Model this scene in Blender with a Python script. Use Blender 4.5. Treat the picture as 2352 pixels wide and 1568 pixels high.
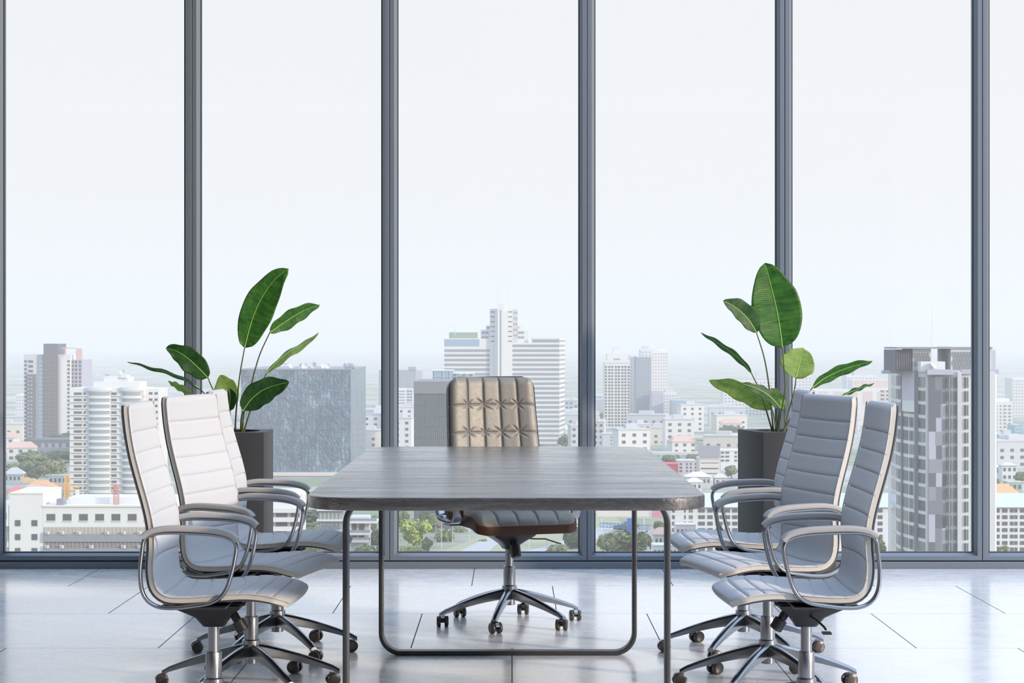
import bpy, math, random
from math import sin, cos, pi, radians as R
from mathutils import Vector, Matrix

for o in list(bpy.data.objects):
    bpy.data.objects.remove(o)
SC = bpy.context.scene
COL = SC.collection
random.seed(7)

# ------------------------------------------------------------------ camera, sky, sun, exposure
F = 4570.0            # focal length in pixels of the 2352 px wide frame
EYE = 1.2
cam = bpy.data.cameras.new('camera'); cam_ob = bpy.data.objects.new('camera', cam)
COL.objects.link(cam_ob)
cam_ob.location = (0, 0, EYE); cam_ob.rotation_euler = (pi / 2, 0, 0)
cam.sensor_width = 36.0; cam.lens = F / 2352 * 36.0
cam.clip_end = 20000; cam.clip_start = 0.05
SC.camera = cam_ob

world = bpy.data.worlds.new('world'); SC.world = world; world.use_nodes = True
wn = world.node_tree; wn.nodes.clear()
w_out = wn.nodes.new('ShaderNodeOutputWorld'); w_bg = wn.nodes.new('ShaderNodeBackground')
w_tc = wn.nodes.new('ShaderNodeTexCoord'); w_sep = wn.nodes.new('ShaderNodeSeparateXYZ')
w_rm = wn.nodes.new('ShaderNodeValToRGB')
wn.links.new(w_tc.outputs['Generated'], w_sep.inputs[0])
wn.links.new(w_sep.outputs['Z'], w_rm.inputs[0])
wn.links.new(w_rm.outputs[0], w_bg.inputs['Color'])
wn.links.new(w_bg.outputs[0], w_out.inputs[0])
SKY = [(0.0, (0.45, 0.452, 0.455)), (0.10, (0.448, 0.450, 0.455)), (0.19, (0.442, 0.447, 0.455)),
       (0.45, (0.46, 0.56, 0.71)), (1.0, (0.80, 1.03, 1.40))]
els = w_rm.color_ramp.elements
els[0].position, els[0].color = SKY[0][0], SKY[0][1] + (1,)
els[1].position, els[1].color = SKY[-1][0], SKY[-1][1] + (1,)
for p_, c_ in SKY[1:-1]:
    e_ = els.new(p_); e_.color = c_ + (1,)
w_bg.inputs['Strength'].default_value = 2.0

sun = bpy.data.lights.new('sun', 'SUN'); sun_ob = bpy.data.objects.new('sun', sun); COL.objects.link(sun_ob)
sun.energy = 4.0; sun.color = (1.0, 0.82, 0.64); sun.angle = 0.075
SUN_DIR = Vector((0.857 * cos(R(17.6)), -0.515 * cos(R(17.6)), sin(R(17.6)))).normalized()
sun_ob.rotation_euler = SUN_DIR.to_track_quat('Z', 'Y').to_euler()
sun_ob.location = (12, -8, 6)

SC.view_settings.view_transform = 'Standard'; SC.view_settings.look = 'None'
SC.view_settings.exposure = 0.0; SC.view_settings.gamma = 1.0
SC.view_settings.use_curve_mapping = False
cy = SC.cycles
cy.max_bounces = 7; cy.diffuse_bounces = 3; cy.glossy_bounces = 3; cy.transmission_bounces = 3
cy.volume_bounces = 1; cy.transparent_max_bounces = 10
cy.caustics_reflective = False; cy.caustics_refractive = False
cy.sample_clamp_indirect = 6.0

# ------------------------------------------------------------------ helpers
def lin(r, g, b):
    f = lambda c: (c / 255 / 12.92) if c / 255 <= 0.04045 else ((c / 255 + 0.055) / 1.055) ** 2.4
    return (f(r), f(g), f(b))

def mat(name, col, rough=0.5, metal=0.0, spec=0.5, **kw):
    m = bpy.data.materials.new(name); m.use_nodes = True
    b = m.node_tree.nodes['Principled BSDF']
    b.inputs['Base Color'].default_value = tuple(col) + (1,)
    b.inputs['Roughness'].default_value = rough
    b.inputs['Metallic'].default_value = metal
    b.inputs['Specular IOR Level'].default_value = spec
    for k, v in kw.items():
        b.inputs[k.replace('_', ' ')].default_value = v
    return m

class NT:
    def __init__(s, m): s.t = m.node_tree; s.b = s.t.nodes['Principled BSDF']
    def n(s, typ, **kw):
        x = s.t.nodes.new(typ)
        for k, v in kw.items(): setattr(x, k, v)
        return x
    def l(s, a, b): s.t.links.new(a, b)
    def obj(s): return s.n('ShaderNodeTexCoord').outputs['Object']
    def mapping(s, vec, scale=(1, 1, 1), loc=(0, 0, 0)):
        m = s.n('ShaderNodeMapping'); m.inputs['Scale'].default_value = scale; m.inputs['Location'].default_value = loc
        s.l(vec, m.inputs['Vector']); return m.outputs[0]
    def noise(s, vec, scale, detail=4, rough=0.5, dist=0.0):
        x = s.n('ShaderNodeTexNoise'); x.inputs['Scale'].default_value = scale
        x.inputs['Detail'].default_value = detail; x.inputs['Roughness'].default_value = rough
        x.inputs['Distortion'].default_value = dist
        s.l(vec, x.inputs['Vector']); return x.outputs['Fac']
    def ramp(s, fac, stops):
        x = s.n('ShaderNodeValToRGB'); e = x.color_ramp.elements
        e[0].position, e[0].color = stops[0][0], tuple(stops[0][1]) + (1,)
        e[1].position, e[1].color = stops[-1][0], tuple(stops[-1][1]) + (1,)
        for p, c in stops[1:-1]:
            q = e.new(p); q.color = tuple(c) + (1,)
        s.l(fac, x.inputs[0]); return x.outputs[0]
    def math(s, op, a, b=None, c=None):
        x = s.n('ShaderNodeMath', operation=op)
        for i, v in enumerate((a, b, c)):
            if v is None: continue
            if isinstance(v, (int, float)): x.inputs[i].default_value = v
            else: s.l(v, x.inputs[i])
        return x.outputs[0]
    def mix(s, fac, a, b, blend='MIX'):
        x = s.n('ShaderNodeMix', data_type='RGBA', blend_type=blend)
        for sock, v in ((x.inputs[0], fac), (x.inputs[6], a), (x.inputs[7], b)):
            if isinstance(v, (int, float)): sock.default_value = v
            elif isinstance(v, tuple): sock.default_value = v + (1,)
            else: s.l(v, sock)
        return x.outputs[2]
    def bump(s, h, strength=0.3, dist=0.01):
        x = s.n('ShaderNodeBump'); x.inputs['Strength'].default_value = strength; x.inputs['Distance'].default_value = dist
        s.l(h, x.inputs['Height']); s.l(x.outputs[0], s.b.inputs['Normal'])
        if s.b.inputs['Coat Weight'].default_value > 0: s.l(x.outputs[0], s.b.inputs['Coat Normal'])
    def color(s, c): s.l(c, s.b.inputs['Base Color'])
    def rough(s, c): s.l(c, s.b.inputs['Roughness'])

class MB:
    """collects geometry for one mesh object"""
    def __init__(s): s.v = []; s.f = []; s.m = []; s.mi = 0
    def face(s, *idx): s.f.append(tuple(idx)); s.m.append(s.mi)
    def pt(s, p): s.v.append(tuple(p)); return len(s.v) - 1
    def box(s, x0, x1, y0, y1, z0, z1, M=None):
        b = len(s.v)
        for x, y, z in ((x0, y0, z0), (x1, y0, z0), (x1, y1, z0), (x0, y1, z0), (x0, y0, z1), (x1, y0, z1), (x1, y1, z1), (x0, y1, z1)):
            p = Vector((x, y, z))
            s.v.append(tuple(M @ p if M else p))
        for q in ((0, 3, 2, 1), (4, 5, 6, 7), (0, 1, 5, 4), (1, 2, 6, 5), (2, 3, 7, 6), (3, 0, 4, 7)):
            s.face(*[b + i for i in q])
    def grid(s, pts, closed_u=False, closed_v=False, flip=False):
        """pts[i][j] -> quads"""
        nu, nv = len(pts), len(pts[0]); b = len(s.v)
        for row in pts:
            for p in row: s.v.append(tuple(p))
        for i in range(nu if closed_u else nu - 1):
            for j in range(nv if closed_v else nv - 1):
                a = b + i * nv + j; c = b + ((i + 1) % nu) * nv + j
                d = b + ((i + 1) % nu) * nv + (j + 1) % nv; e = b + i * nv + (j + 1) % nv
                s.face(a, e, d, c) if flip else s.face(a, c, d, e)
        return b
    def ring_cap(s, b, n, rev=False):
        idx = list(range(b, b + n)); s.face(*(idx[::-1] if rev else idx))
    def lathe(s, prof, n=24, M=None, caps=True):
        """prof: (r,z) list bottom to top round the z axis"""
        rows = []
        for r, z in prof:
            row = []
            for k in range(n):
                p = Vector((r * cos(2 * pi * k / n), r * sin(2 * pi * k / n), z))
                row.append(M @ p if M else p)
            rows.append(row)
        b = s.grid(rows, closed_v=True, flip=True)
        if caps:
            s.ring_cap(b, n, True); s.ring_cap(b + (len(prof) - 1) * n, n)
    def cyl(s, p0, p1, r0, r1=None, n=16, caps=True):
        p0, p1 = Vector(p0), Vector(p1); r1 = r0 if r1 is None else r1
        q = (p1 - p0).to_track_quat('Z', 'Y'); L = (p1 - p0).length
        s.lathe([(r0, 0), (r1, L)], n, Matrix.Translation(p0) @ q.to_matrix().to_4x4(), caps)
    def tube(s, path, radii, n=10, caps=True):
        path = [Vector(p) for p in path]
        if isinstance(radii, (int, float)): radii = [radii] * len(path)
        rows = []; prev = None
        for i, p in enumerate(path):
            t = (path[min(i + 1, len(path) - 1)] - path[max(i - 1, 0)]).normalized()
            if prev is None:
                a = Vector((0, 0, 1)) if abs(t.z) < 0.9 else Vector((1, 0, 0))
                prev = (a - t * a.dot(t)).normalized()
            else:
                prev = (prev - t * prev.dot(t)).normalized()
            b_ = t.cross(prev)
            rows.append([p + (prev * cos(2 * pi * k / n) + b_ * sin(2 * pi * k / n)) * radii[i] for k in range(n)])
        b = s.grid(rows, closed_v=True)
        if caps: s.ring_cap(b, n, True); s.ring_cap(b + (len(path) - 1) * n, n)
    def sweep(s, path, prof, bi, closed=False, caps=True, scale=None):
        """planar path, prof (a along in-plane normal, b along the plane's binormal bi)"""
        path = [Vector(p) for p in path]; bi = Vector(bi).normalized(); n = len(path); rows = []
        for i, p in enumerate(path):
            if closed: t = path[(i + 1) % n] - path[i - 1]
            else: t = path[min(i + 1, n - 1)] - path[max(i - 1, 0)]
            t.normalize(); nm = bi.cross(t).normalized(); k = scale[i] if scale else 1.0
            rows.append([p + nm * a * k + bi * b_ * k for a, b_ in prof])
        b = s.grid(rows, closed_u=closed, closed_v=True, flip=True)
        if caps and not closed:
            s.ring_cap(b, len(prof)); s.ring_cap(b + (n - 1) * len(prof), len(prof), True)
    def build(s, name, mats, parent=None, smooth=None, loc=None):
        me = bpy.data.meshes.new(name); me.from_pydata(s.v, [], s.f)
        if not isinstance(mats, (list, tuple)): mats = [mats]
        for m in mats: me.materials.append(m)
        if len(mats) > 1:
            for p, k in zip(me.polygons, s.m): p.material_index = k
        if smooth is not None:
            me.polygons.foreach_set('use_smooth', [True] * len(me.polygons))
            if smooth < 180:
                try: me.set_sharp_from_angle(angle=R(smooth))
                except Exception: pass
        me.update()
        o = bpy.data.objects.new(name, me); COL.objects.link(o)
        if parent: o.parent = parent
        if loc: o.location = loc
        return o

def tag(o, label=None, cat=None, group=None, kind=None):
    if label: o['label'] = label
    if cat: o['category'] = cat
    if group: o['group'] = group
    if kind: o['kind'] = kind
    return o
def empty(name, loc=(0, 0, 0), rz=0.0):
    o = bpy.data.objects.new(name, None); COL.objects.link(o)
    o.location = loc; o.rotation_euler = (0, 0, rz); o.empty_display_size = 0.2
    return o
def copy_tree(o, parent=None):
    c = o.copy(); COL.objects.link(c)
    if parent: c.parent = parent
    for ch in [x for x in bpy.data.objects if x.parent == o]: copy_tree(ch, c)
    return c
def bevel(o, w=0.004, seg=2, ang=35):
    m = o.modifiers.new('bevel', 'BEVEL'); m.width = w; m.segments = seg; m.limit_method = 'ANGLE'; m.angle_limit = R(ang)
    return o
def catmull(pts, n=6, closed=False):
    P = [Vector(p) for p in pts]; out = []; N = len(P)
    for i in range(N if closed else N - 1):
        if closed: p0, p1, p2, p3 = P[i - 1], P[i], P[(i + 1) % N], P[(i + 2) % N]
        else: p0, p1, p2, p3 = P[max(i - 1, 0)], P[i], P[i + 1], P[min(i + 2, N - 1)]
        for k in range(n):
            t = k / n
            out.append(0.5 * ((2 * p1) + (p2 - p0) * t + (2 * p0 - 5 * p1 + 4 * p2 - p3) * t * t + (3 * p1 - p0 - 3 * p2 + p3) * t ** 3))
    if not closed: out.append(P[-1])
    return out
def rrect(hx, hy, r, n=8):
    out = []
    for cx_, cy_, a0 in ((hx - r, hy - r, 0), (-hx + r, hy - r, 90), (-hx + r, -hy + r, 180), (hx - r, -hy + r, 270)):
        for k in range(n + 1):
            a = R(a0 + 90 * k / n); out.append((cx_ + r * cos(a), cy_ + r * sin(a)))
    return out
def cx(px, D): return (px - 1176.0) * D / F
def cz(py, D): return EYE - (py - 784.0) * D / F

# ------------------------------------------------------------------ materials
M = {}
m = M['floor'] = mat('polished_stone_floor', (0.6, 0.6, 0.6), 0.3, spec=0.9, Coat_Weight=0.55, Coat_Roughness=0.13); q = NT(m)
co = q.obj(); sp = q.n('ShaderNodeSeparateXYZ'); q.l(co, sp.inputs[0])
TW, TD, Y0 = 0.99, 0.991, 7.79
ry = q.math('DIVIDE', q.math('SUBTRACT', sp.outputs['Y'], Y0), TD)
row = q.math('FLOOR', ry); fy = q.math('FRACT', q.math('ADD', ry, 100.0))
xo = q.math('MULTIPLY', q.math('ADD', row, 1.0), 0.396)
ux = q.math('ADD', q.math('DIVIDE', q.math('ADD', sp.outputs['X'], xo), TW), 100.0)
fx = q.math('FRACT', ux)
ex = q.math('MULTIPLY', q.math('MINIMUM', fx, q.math('SUBTRACT', 1.0, fx)), TW)
ey = q.math('MULTIPLY', q.math('MINIMUM', fy, q.math('SUBTRACT', 1.0, fy)), TD)
jnt = q.math('MAXIMUM', q.math('LESS_THAN', ex, 0.0022), q.math('LESS_THAN', ey, 0.0014))
tid = q.math('ADD', q.math('MULTIPLY', row, 12.7), q.math('FLOOR', ux))
wn_ = q.n('ShaderNodeTexWhiteNoise', noise_dimensions='1D'); q.l(tid, wn_.inputs['W'])
big = q.noise(q.mapping(co, (1, 1.6, 1)), 1.3, 5, 0.6)
mid = q.noise(q.mapping(co, (1, 1.2, 1)), 7, 6, 0.7, 0.6)
vo = q.n('ShaderNodeTexVoronoi'); vo.inputs['Scale'].default_value = 42; q.l(co, vo.inputs['Vector'])
pit = q.math('MULTIPLY', q.math('LESS_THAN', vo.outputs['Distance'], 0.10), q.math('GREATER_THAN', q.noise(co, 5, 3), 0.52))
c1 = q.ramp(q.math('ADD', q.math('MULTIPLY', big, 0.5), q.math('MULTIPLY', mid, 0.5)), [(0.25, (0.64, 0.64, 0.645)), (0.5, (0.73, 0.73, 0.73)), (0.75, (0.79, 0.785, 0.78))])
c1 = q.mix(q.math('MULTIPLY', wn_.outputs['Value'], 0.10), c1, (0.58, 0.58, 0.58))
c1 = q.mix(q.math('MULTIPLY', pit, 0.55), c1, (0.18, 0.18, 0.18))
c1 = q.mix(q.math('MULTIPLY', jnt, 0.93), c1, (0.03, 0.03, 0.035))
q.l(q.math('MULTIPLY', q.math('SUBTRACT', 1.0, jnt), 0.55), q.b.inputs['Coat Weight']); q.l(q.math('MULTIPLY', q.math('SUBTRACT', 1.0, jnt), 0.9), q.b.inputs['Specular IOR Level'])
q.color(c1)
q.rough(q.ramp(mid, [(0.3, (0.20, 0.20, 0.20)), (0.7, (0.34, 0.34, 0.34))]))
q.bump(q.math('SUBTRACT', q.math('MULTIPLY', mid, 0.06), q.math('ADD', jnt, q.math('MULTIPLY', pit, 0.3))), 0.25, 0.002)

M['wall'] = mat('grey_wall_paint', (0.16, 0.17, 0.19), 0.8); M['ceiling_blocker'] = mat('ceiling_paint', (0.35, 0.36, 0.38), 0.9)
m = M['frame'] = mat('blue_grey_aluminium', (0.16, 0.18, 0.205), 0.42, 0.4, 0.5); q = NT(m)
q.color(q.ramp(q.noise(q.obj(), 900, 2), [(0.3, (0.13, 0.155, 0.19)), (0.7, (0.20, 0.23, 0.27))]))
M['gasket'] = mat('black_gasket', (0.012, 0.012, 0.014), 0.6)
# window glass: mostly clear, slightly reflective
m = M['glass'] = bpy.data.materials.new('window_glass'); m.use_nodes = True; t = m.node_tree; t.nodes.clear()
go = t.nodes.new('ShaderNodeOutputMaterial'); gm = t.nodes.new('ShaderNodeMixShader')
gt = t.nodes.new('ShaderNodeBsdfTransparent'); gg = t.nodes.new('ShaderNodeBsdfGlossy'); gf = t.nodes.new('ShaderNodeFresnel')
gt.inputs[0].default_value = (0.985, 0.992, 0.995, 1); gg.inputs['Roughness'].default_value = 0.0; gf.inputs[0].default_value = 1.25
t.links.new(gf.outputs[0], gm.inputs[0]); t.links.new(gt.outputs[0], gm.inputs[1]); t.links.new(gg.outputs[0], gm.inputs[2]); t.links.new(gm.outputs[0], go.inputs[0])

m = M['wood'] = mat('dark_weathered_wood', (0.1, 0.1, 0.1), 0.3, spec=0.75, Coat_Weight=1.0, Coat_Roughness=0.15, Coat_IOR=1.65); q = NT(m)
co = q.obj()
wz = q.noise(co, 2.2, 3, 0.5)
g1 = q.noise(q.mapping(co, (5.0, 55, 55)), 1.0, 8, 0.68, 0.9)
g2 = q.noise(q.mapping(co, (1.2, 9, 9)), 1.6, 5, 0.6, 0.8)
crk = q.noise(q.mapping(co, (16, 150, 150)), 1.0, 5, 0.7, 2.2)
fac = q.math('ADD', q.math('MULTIPLY', g1, 0.65), q.math('MULTIPLY', g2, 0.35))
c1 = q.ramp(fac, [(0.33, (0.006, 0.0055, 0.005)), (0.46, (0.020, 0.017, 0.015)), (0.56, (0.055, 0.047, 0.040)), (0.70, (0.13, 0.115, 0.10))])
q.color(c1)
q.rough(q.ramp(g1, [(0.3, (0.38, 0.38, 0.38)), (0.65, (0.22, 0.22, 0.22))]))
q.l(q.ramp(g2, [(0.35, (0.45, 0.45, 0.45)), (0.62, (1, 1, 1))]), q.b.inputs['Coat Weight'])
wr = q.noise(q.mapping(co, (60, 150, 100)), 1.0, 4, 0.7, 1.6); wr2 = q.noise(q.mapping(co, (15, 24, 24)), 1.0, 4, 0.65, 1.0)
bc = q.n('ShaderNodeBump'); bc.inputs['Strength'].default_value = 0.9; bc.inputs['Distance'].default_value = 0.0022
q.l(q.math('ADD', q.math('MULTIPLY', wr, 0.7), q.math('MULTIPLY', wr2, 1.3)), bc.inputs['Height'])
q.bump(q.math('ADD', q.math('MULTIPLY', g1, 0.6), q.ramp(crk, [(0.38, (0, 0, 0)), (0.5, (1, 1, 1))])), 0.8, 0.003)

[q.t.links.remove(l_) for l_ in list(q.b.inputs['Coat Normal'].links)]; q.l(bc.outputs[0], q.b.inputs['Coat Normal'])
M['leg_metal'] = mat('dark_brushed_steel', (0.07, 0.075, 0.083), 0.42, 0.6)
m = M['chrome'] = mat('brushed_chrome', (0.32, 0.33, 0.35), 0.2, 1.0); q = NT(m)
q.bump(q.noise(q.obj(), 700, 2), 0.02, 0.001)
M['steel'] = mat('satin_steel', (0.33, 0.34, 0.36), 0.3, 1.0)
M['plastic'] = mat('black_plastic', (0.02, 0.021, 0.024), 0.42)
M['shell'] = mat('dark_grey_shell', (0.045, 0.045, 0.048), 0.35)
M['wheel'] = mat('dark_caster_rubber', (0.045, 0.034, 0.027), 0.3, spec=0.7)
m = M['fabric'] = mat('light_wool_fabric', (0.62, 0.63, 0.65), 0.9, spec=0.25); q = NT(m)
fz = q.noise(q.obj(), 800, 2, 0.7)
q.color(q.ramp(fz, [(0.3, (0.40, 0.41, 0.43)), (0.7, (0.54, 0.55, 0.57))]))
q.bump(fz, 0.25, 0.0008)
q.b.inputs['Sheen Weight'].default_value = 0.15
m = M['pad'] = mat('grey_arm_pad', (0.33, 0.32, 0.31), 0.6); q = NT(m)
q.bump(q.noise(q.obj(), 600, 2), 0.1, 0.0006)
m = M['edge'] = mat('beige_cushion_edge', (0.50, 0.47, 0.43), 0.6)
m = M['leather'] = mat('black_leather', (0.215, 0.202, 0.178), 0.5, 0.4, spec=0.8); q = NT(m)
ln = q.noise(q.obj(), 260, 4, 0.7); ln2 = q.noise(q.obj(), 90, 3, 0.6, 0.8)
q.bump(q.math('ADD', q.math('MULTIPLY', ln, 0.6), q.math('MULTIPLY', ln2, 0.6)), 0.55, 0.0018)
q.rough(q.ramp(ln2, [(0.3, (0.50, 0.50, 0.50)), (0.7, (0.62, 0.62, 0.62))]))
M['leather'].node_tree.nodes['Principled BSDF'].inputs['Specular Tint'].default_value = (1, 1, 1, 1)
m = M['brown'] = mat('brown_leather_band', (0.075, 0.032, 0.017), 0.5, spec=0.35); q = NT(m)
q.bump(q.noise(q.obj(), 400, 3, 0.6), 0.15, 0.001)
M['button'] = mat('steel_button', (0.3, 0.3, 0.3), 0.3, 1.0)
m = M['planter'] = mat('charcoal_planter', (0.032, 0.033, 0.036), 0.55, spec=0.3); q = NT(m)
q.bump(q.noise(q.obj(), 500, 2), 0.1, 0.0008)
M['soil'] = mat('dark_soil', (0.025, 0.018, 0.012), 0.95)
m = M['stem'] = mat('olive_stem', (0.05, 0.07, 0.018), 0.45)
def leaf_mat(name, a, b, c, tr):
    m = bpy.data.materials.new(name); m.use_nodes = True; q = NT(m); b0 = q.b
    uv = q.n('ShaderNodeUVMap'); sp = q.n('ShaderNodeSeparateXYZ'); q.l(uv.outputs[0], sp.inputs[0])
    v = q.math('ABSOLUTE', q.math('SUBTRACT', sp.outputs['Y'], 0.5))
    al = q.math('SUBTRACT', sp.outputs['X'], q.math('MULTIPLY', v, 0.16))
    nz = q.noise(q.mapping(uv.outputs[0], (3, 1.2, 1)), 3.0, 4, 0.6)
    wv = q.math('SINE', q.math('ADD', q.math('MULTIPLY', al, 260.0), q.math('MULTIPLY', nz, 7.0)))
    st = q.noise(q.mapping(uv.outputs[0], (38, 2.0, 1)), 1.0, 4, 0.6, 0.5)
    base = q.ramp(q.math('ADD', q.math('MULTIPLY', nz, 0.45), q.math('MULTIPLY', st, 0.55)), [(0.36, a), (0.5, b), (0.66, c)])
    base = q.mix(q.math('MULTIPLY', q.math('ADD', q.math('MULTIPLY', wv, 0.5), 0.5), 0.28), base, (a[0] * 0.5, a[1] * 0.5, a[2] * 0.5))
    q.color(base); b0.inputs['Roughness'].default_value = 0.42; b0.inputs['Specular IOR Level'].default_value = 0.3
    q.bump(q.math('ADD', wv, st), 0.18, 0.0015)
    tl = q.n('ShaderNodeBsdfTranslucent'); q.l(q.mix(0.5, base, (0.28, 0.42, 0.05)), tl.inputs[0])
    mx = q.n('ShaderNodeMixShader'); mx.inputs[0].default_value = tr
    out = q.t.nodes['Material Output']; q.l(b0.outputs[0], mx.inputs[1]); q.l(tl.outputs[0], mx.inputs[2]); q.l(mx.outputs[0], out.inputs[0])
    return m
M['leaf'] = leaf_mat('glossy_green_leaf', (0.012, 0.055, 0.008), (0.03, 0.12, 0.014), (0.06, 0.20, 0.02), 0.12)
M['leaf_dark'] = leaf_mat('deep_green_leaf', (0.008, 0.035, 0.006), (0.016, 0.065, 0.010), (0.035, 0.11, 0.015), 0.08)
M['leaf_backlit'] = leaf_mat('backlit_green_leaf', (0.24, 0.38, 0.10), (0.38, 0.54, 0.16), (0.55, 0.66, 0.27), 0.55)  # pale base greens paint in the window backlight on the rear leaves
M['midrib'] = mat('pale_midrib', (0.22, 0.42, 0.06), 0.4)

# ------------------------------------------------------------------ room shell
b = MB(); b.box(-9, 9, -5, 10.60, -0.25, 0)
tag(b.build('floor', M['floor']), kind='structure')
b = MB(); b.box(-6.2, -6.0, -5, 10.6, 0, 4.2); tag(b.build('wall_left_blocker', M['wall']), kind='structure')  # unseen wall, added to block sky light from the left
b = MB(); b.box(-6.0, 5.0, -5.2, -5.0, 0, 4.2); tag(b.build('wall_back_blocker', M['wall']), kind='structure')  # unseen wall, added to block sky light behind the camera
b = MB(); b.box(-6.2, -0.3, -5.2, 10.66, 4.33, 4.55); tag(b.build('ceiling_blocker', M['ceiling_blocker']), kind='structure')  # unseen; cut short on the right to shade chairs yet admit sky

WY = 10.524            # interior face of the glazed wall
PITCH = 454 * WY / F
S0 = cx(1348.5, WY)    # one seam between two sashes
seams = [S0 + PITCH * k for k in range(-5, 5)]
ZB = cz(1287.5, WY); ZT = 4.2; GL = 0.5 * (0)
# bottom rail between sashes and floor
b = MB(); b.box(-9, 9, WY - 0.012, WY + 0.12, 0, ZB - 0.004)
bevel(tag(b.build('trim_1', M['frame']), kind='structure'), 0.003)
b = MB(); b.box(-9, 9, WY - 0.012, WY + 0.12, ZT, ZT + 0.12)
tag(b.build('trim_2', M['frame']), kind='structure')
b = MB(); b.box(-9, 9, WY + 0.012, WY + 0.10, ZB - 0.004, ZB + 0.0005)
tag(b.build('trim_3', M['gasket']), kind='structure')
def sash(x0, x1, idx):
    g = 0.0014; x0 += g; x1 -= g
    w = 0.0235; dpt = 0.034; ch = 0.017          # face width, depth to glass, slope
    b = MB()
    def rect(ins, y): return [(x0 + ins, y, ZB + ins + (0.0005)), (x1 - ins, y, ZB + ins + 0.0005), (x1 - ins, y, ZT - ins), (x0 + ins, y, ZT - ins)]
    rings = [rect(0, WY + 0.08), rect(0, WY + 0.002), rect(0.002, WY), rect(w, WY), rect(w + 0.002, WY + 0.002),
             rect(w + 0.003, WY + 0.010), rect(w + ch, WY + dpt), rect(w + ch + 0.001, WY + 0.045), rect(w + ch + 0.001, WY + 0.08)]
    b.grid(rings, closed_v=True, closed_u=True)
    fr = b.build('window_%d' % idx, M['frame']); tag(fr, kind='structure')
    b = MB(); rs = [rect(w + ch - 0.001, WY + dpt + 0.001), rect(w + ch - 0.001, WY + dpt - 0.002), rect(w + ch + 0.004, WY + dpt - 0.001), rect(w + ch + 0.004, WY + dpt + 0.004)]
    b.grid(rs, closed_v=True, closed_u=True); b.build('gasket', M['gasket'], fr)
    b = MB(); r_ = rect(w + ch + 0.0015, WY + dpt + 0.006); i0 = len(b.v)
    for p in r_: b.pt(p)
    b.face(0, 1, 2, 3); b.build('pane', M['glass'], fr)
for i in range(len(seams) - 1): sash(seams[i], seams[i + 1], i + 1)

# ------------------------------------------------------------------ table
TX, TH, TZ0, TZ1 = -0.016, 0.7696, 5.479, 8.161
table = empty('conference_table', (TX, (TZ0 + TZ1) / 2, 0))
tag(table, 'long dark wood meeting table with rounded corners on thin steel hoop legs', 'table')
L2 = (TZ1 - TZ0) / 2
def ring(ins, z): return [(x, y, z) for x, y in rrect(0.560 - ins, L2 - ins, 0.145 - ins, 12)]
b = MB(); rows = [ring(0.003, TH - 0.0355), ring(0.0005, TH - 0.0345), ring(0, TH - 0.033), ring(0, TH - 0.003), ring(0.0007, TH - 0.001), ring(0.003, TH)]
i0 = b.grid(rows, closed_v=True, flip=True); n = len(rows[0]); b.ring_cap(i0, n, True); b.ring_cap(i0 + 5 * n, n)
b.build('tabletop', M['wood'], table, smooth=50)
for yy in (6.01, 7.63):
    yl = yy - (TZ0 + TZ1) / 2; hz = (TH - 0.0355) / 2
    path = [(x, yl, z + hz) for x, z in rrect(0.4935, hz, 0.085, 10)]
    b = MB(); b.sweep([(x, y, z) for x, y, z in path], [(0.0, 0.024), (0.0, -0.024), (-0.0025, -0.026), (-0.0145, -0.026), (-0.017, -0.024), (-0.017, 0.024), (-0.0145, 0.026), (-0.0025, 0.026)], (0, 1, 0), closed=True)
    o = b.build('leg', M['leg_metal'], table, smooth=40)

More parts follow.
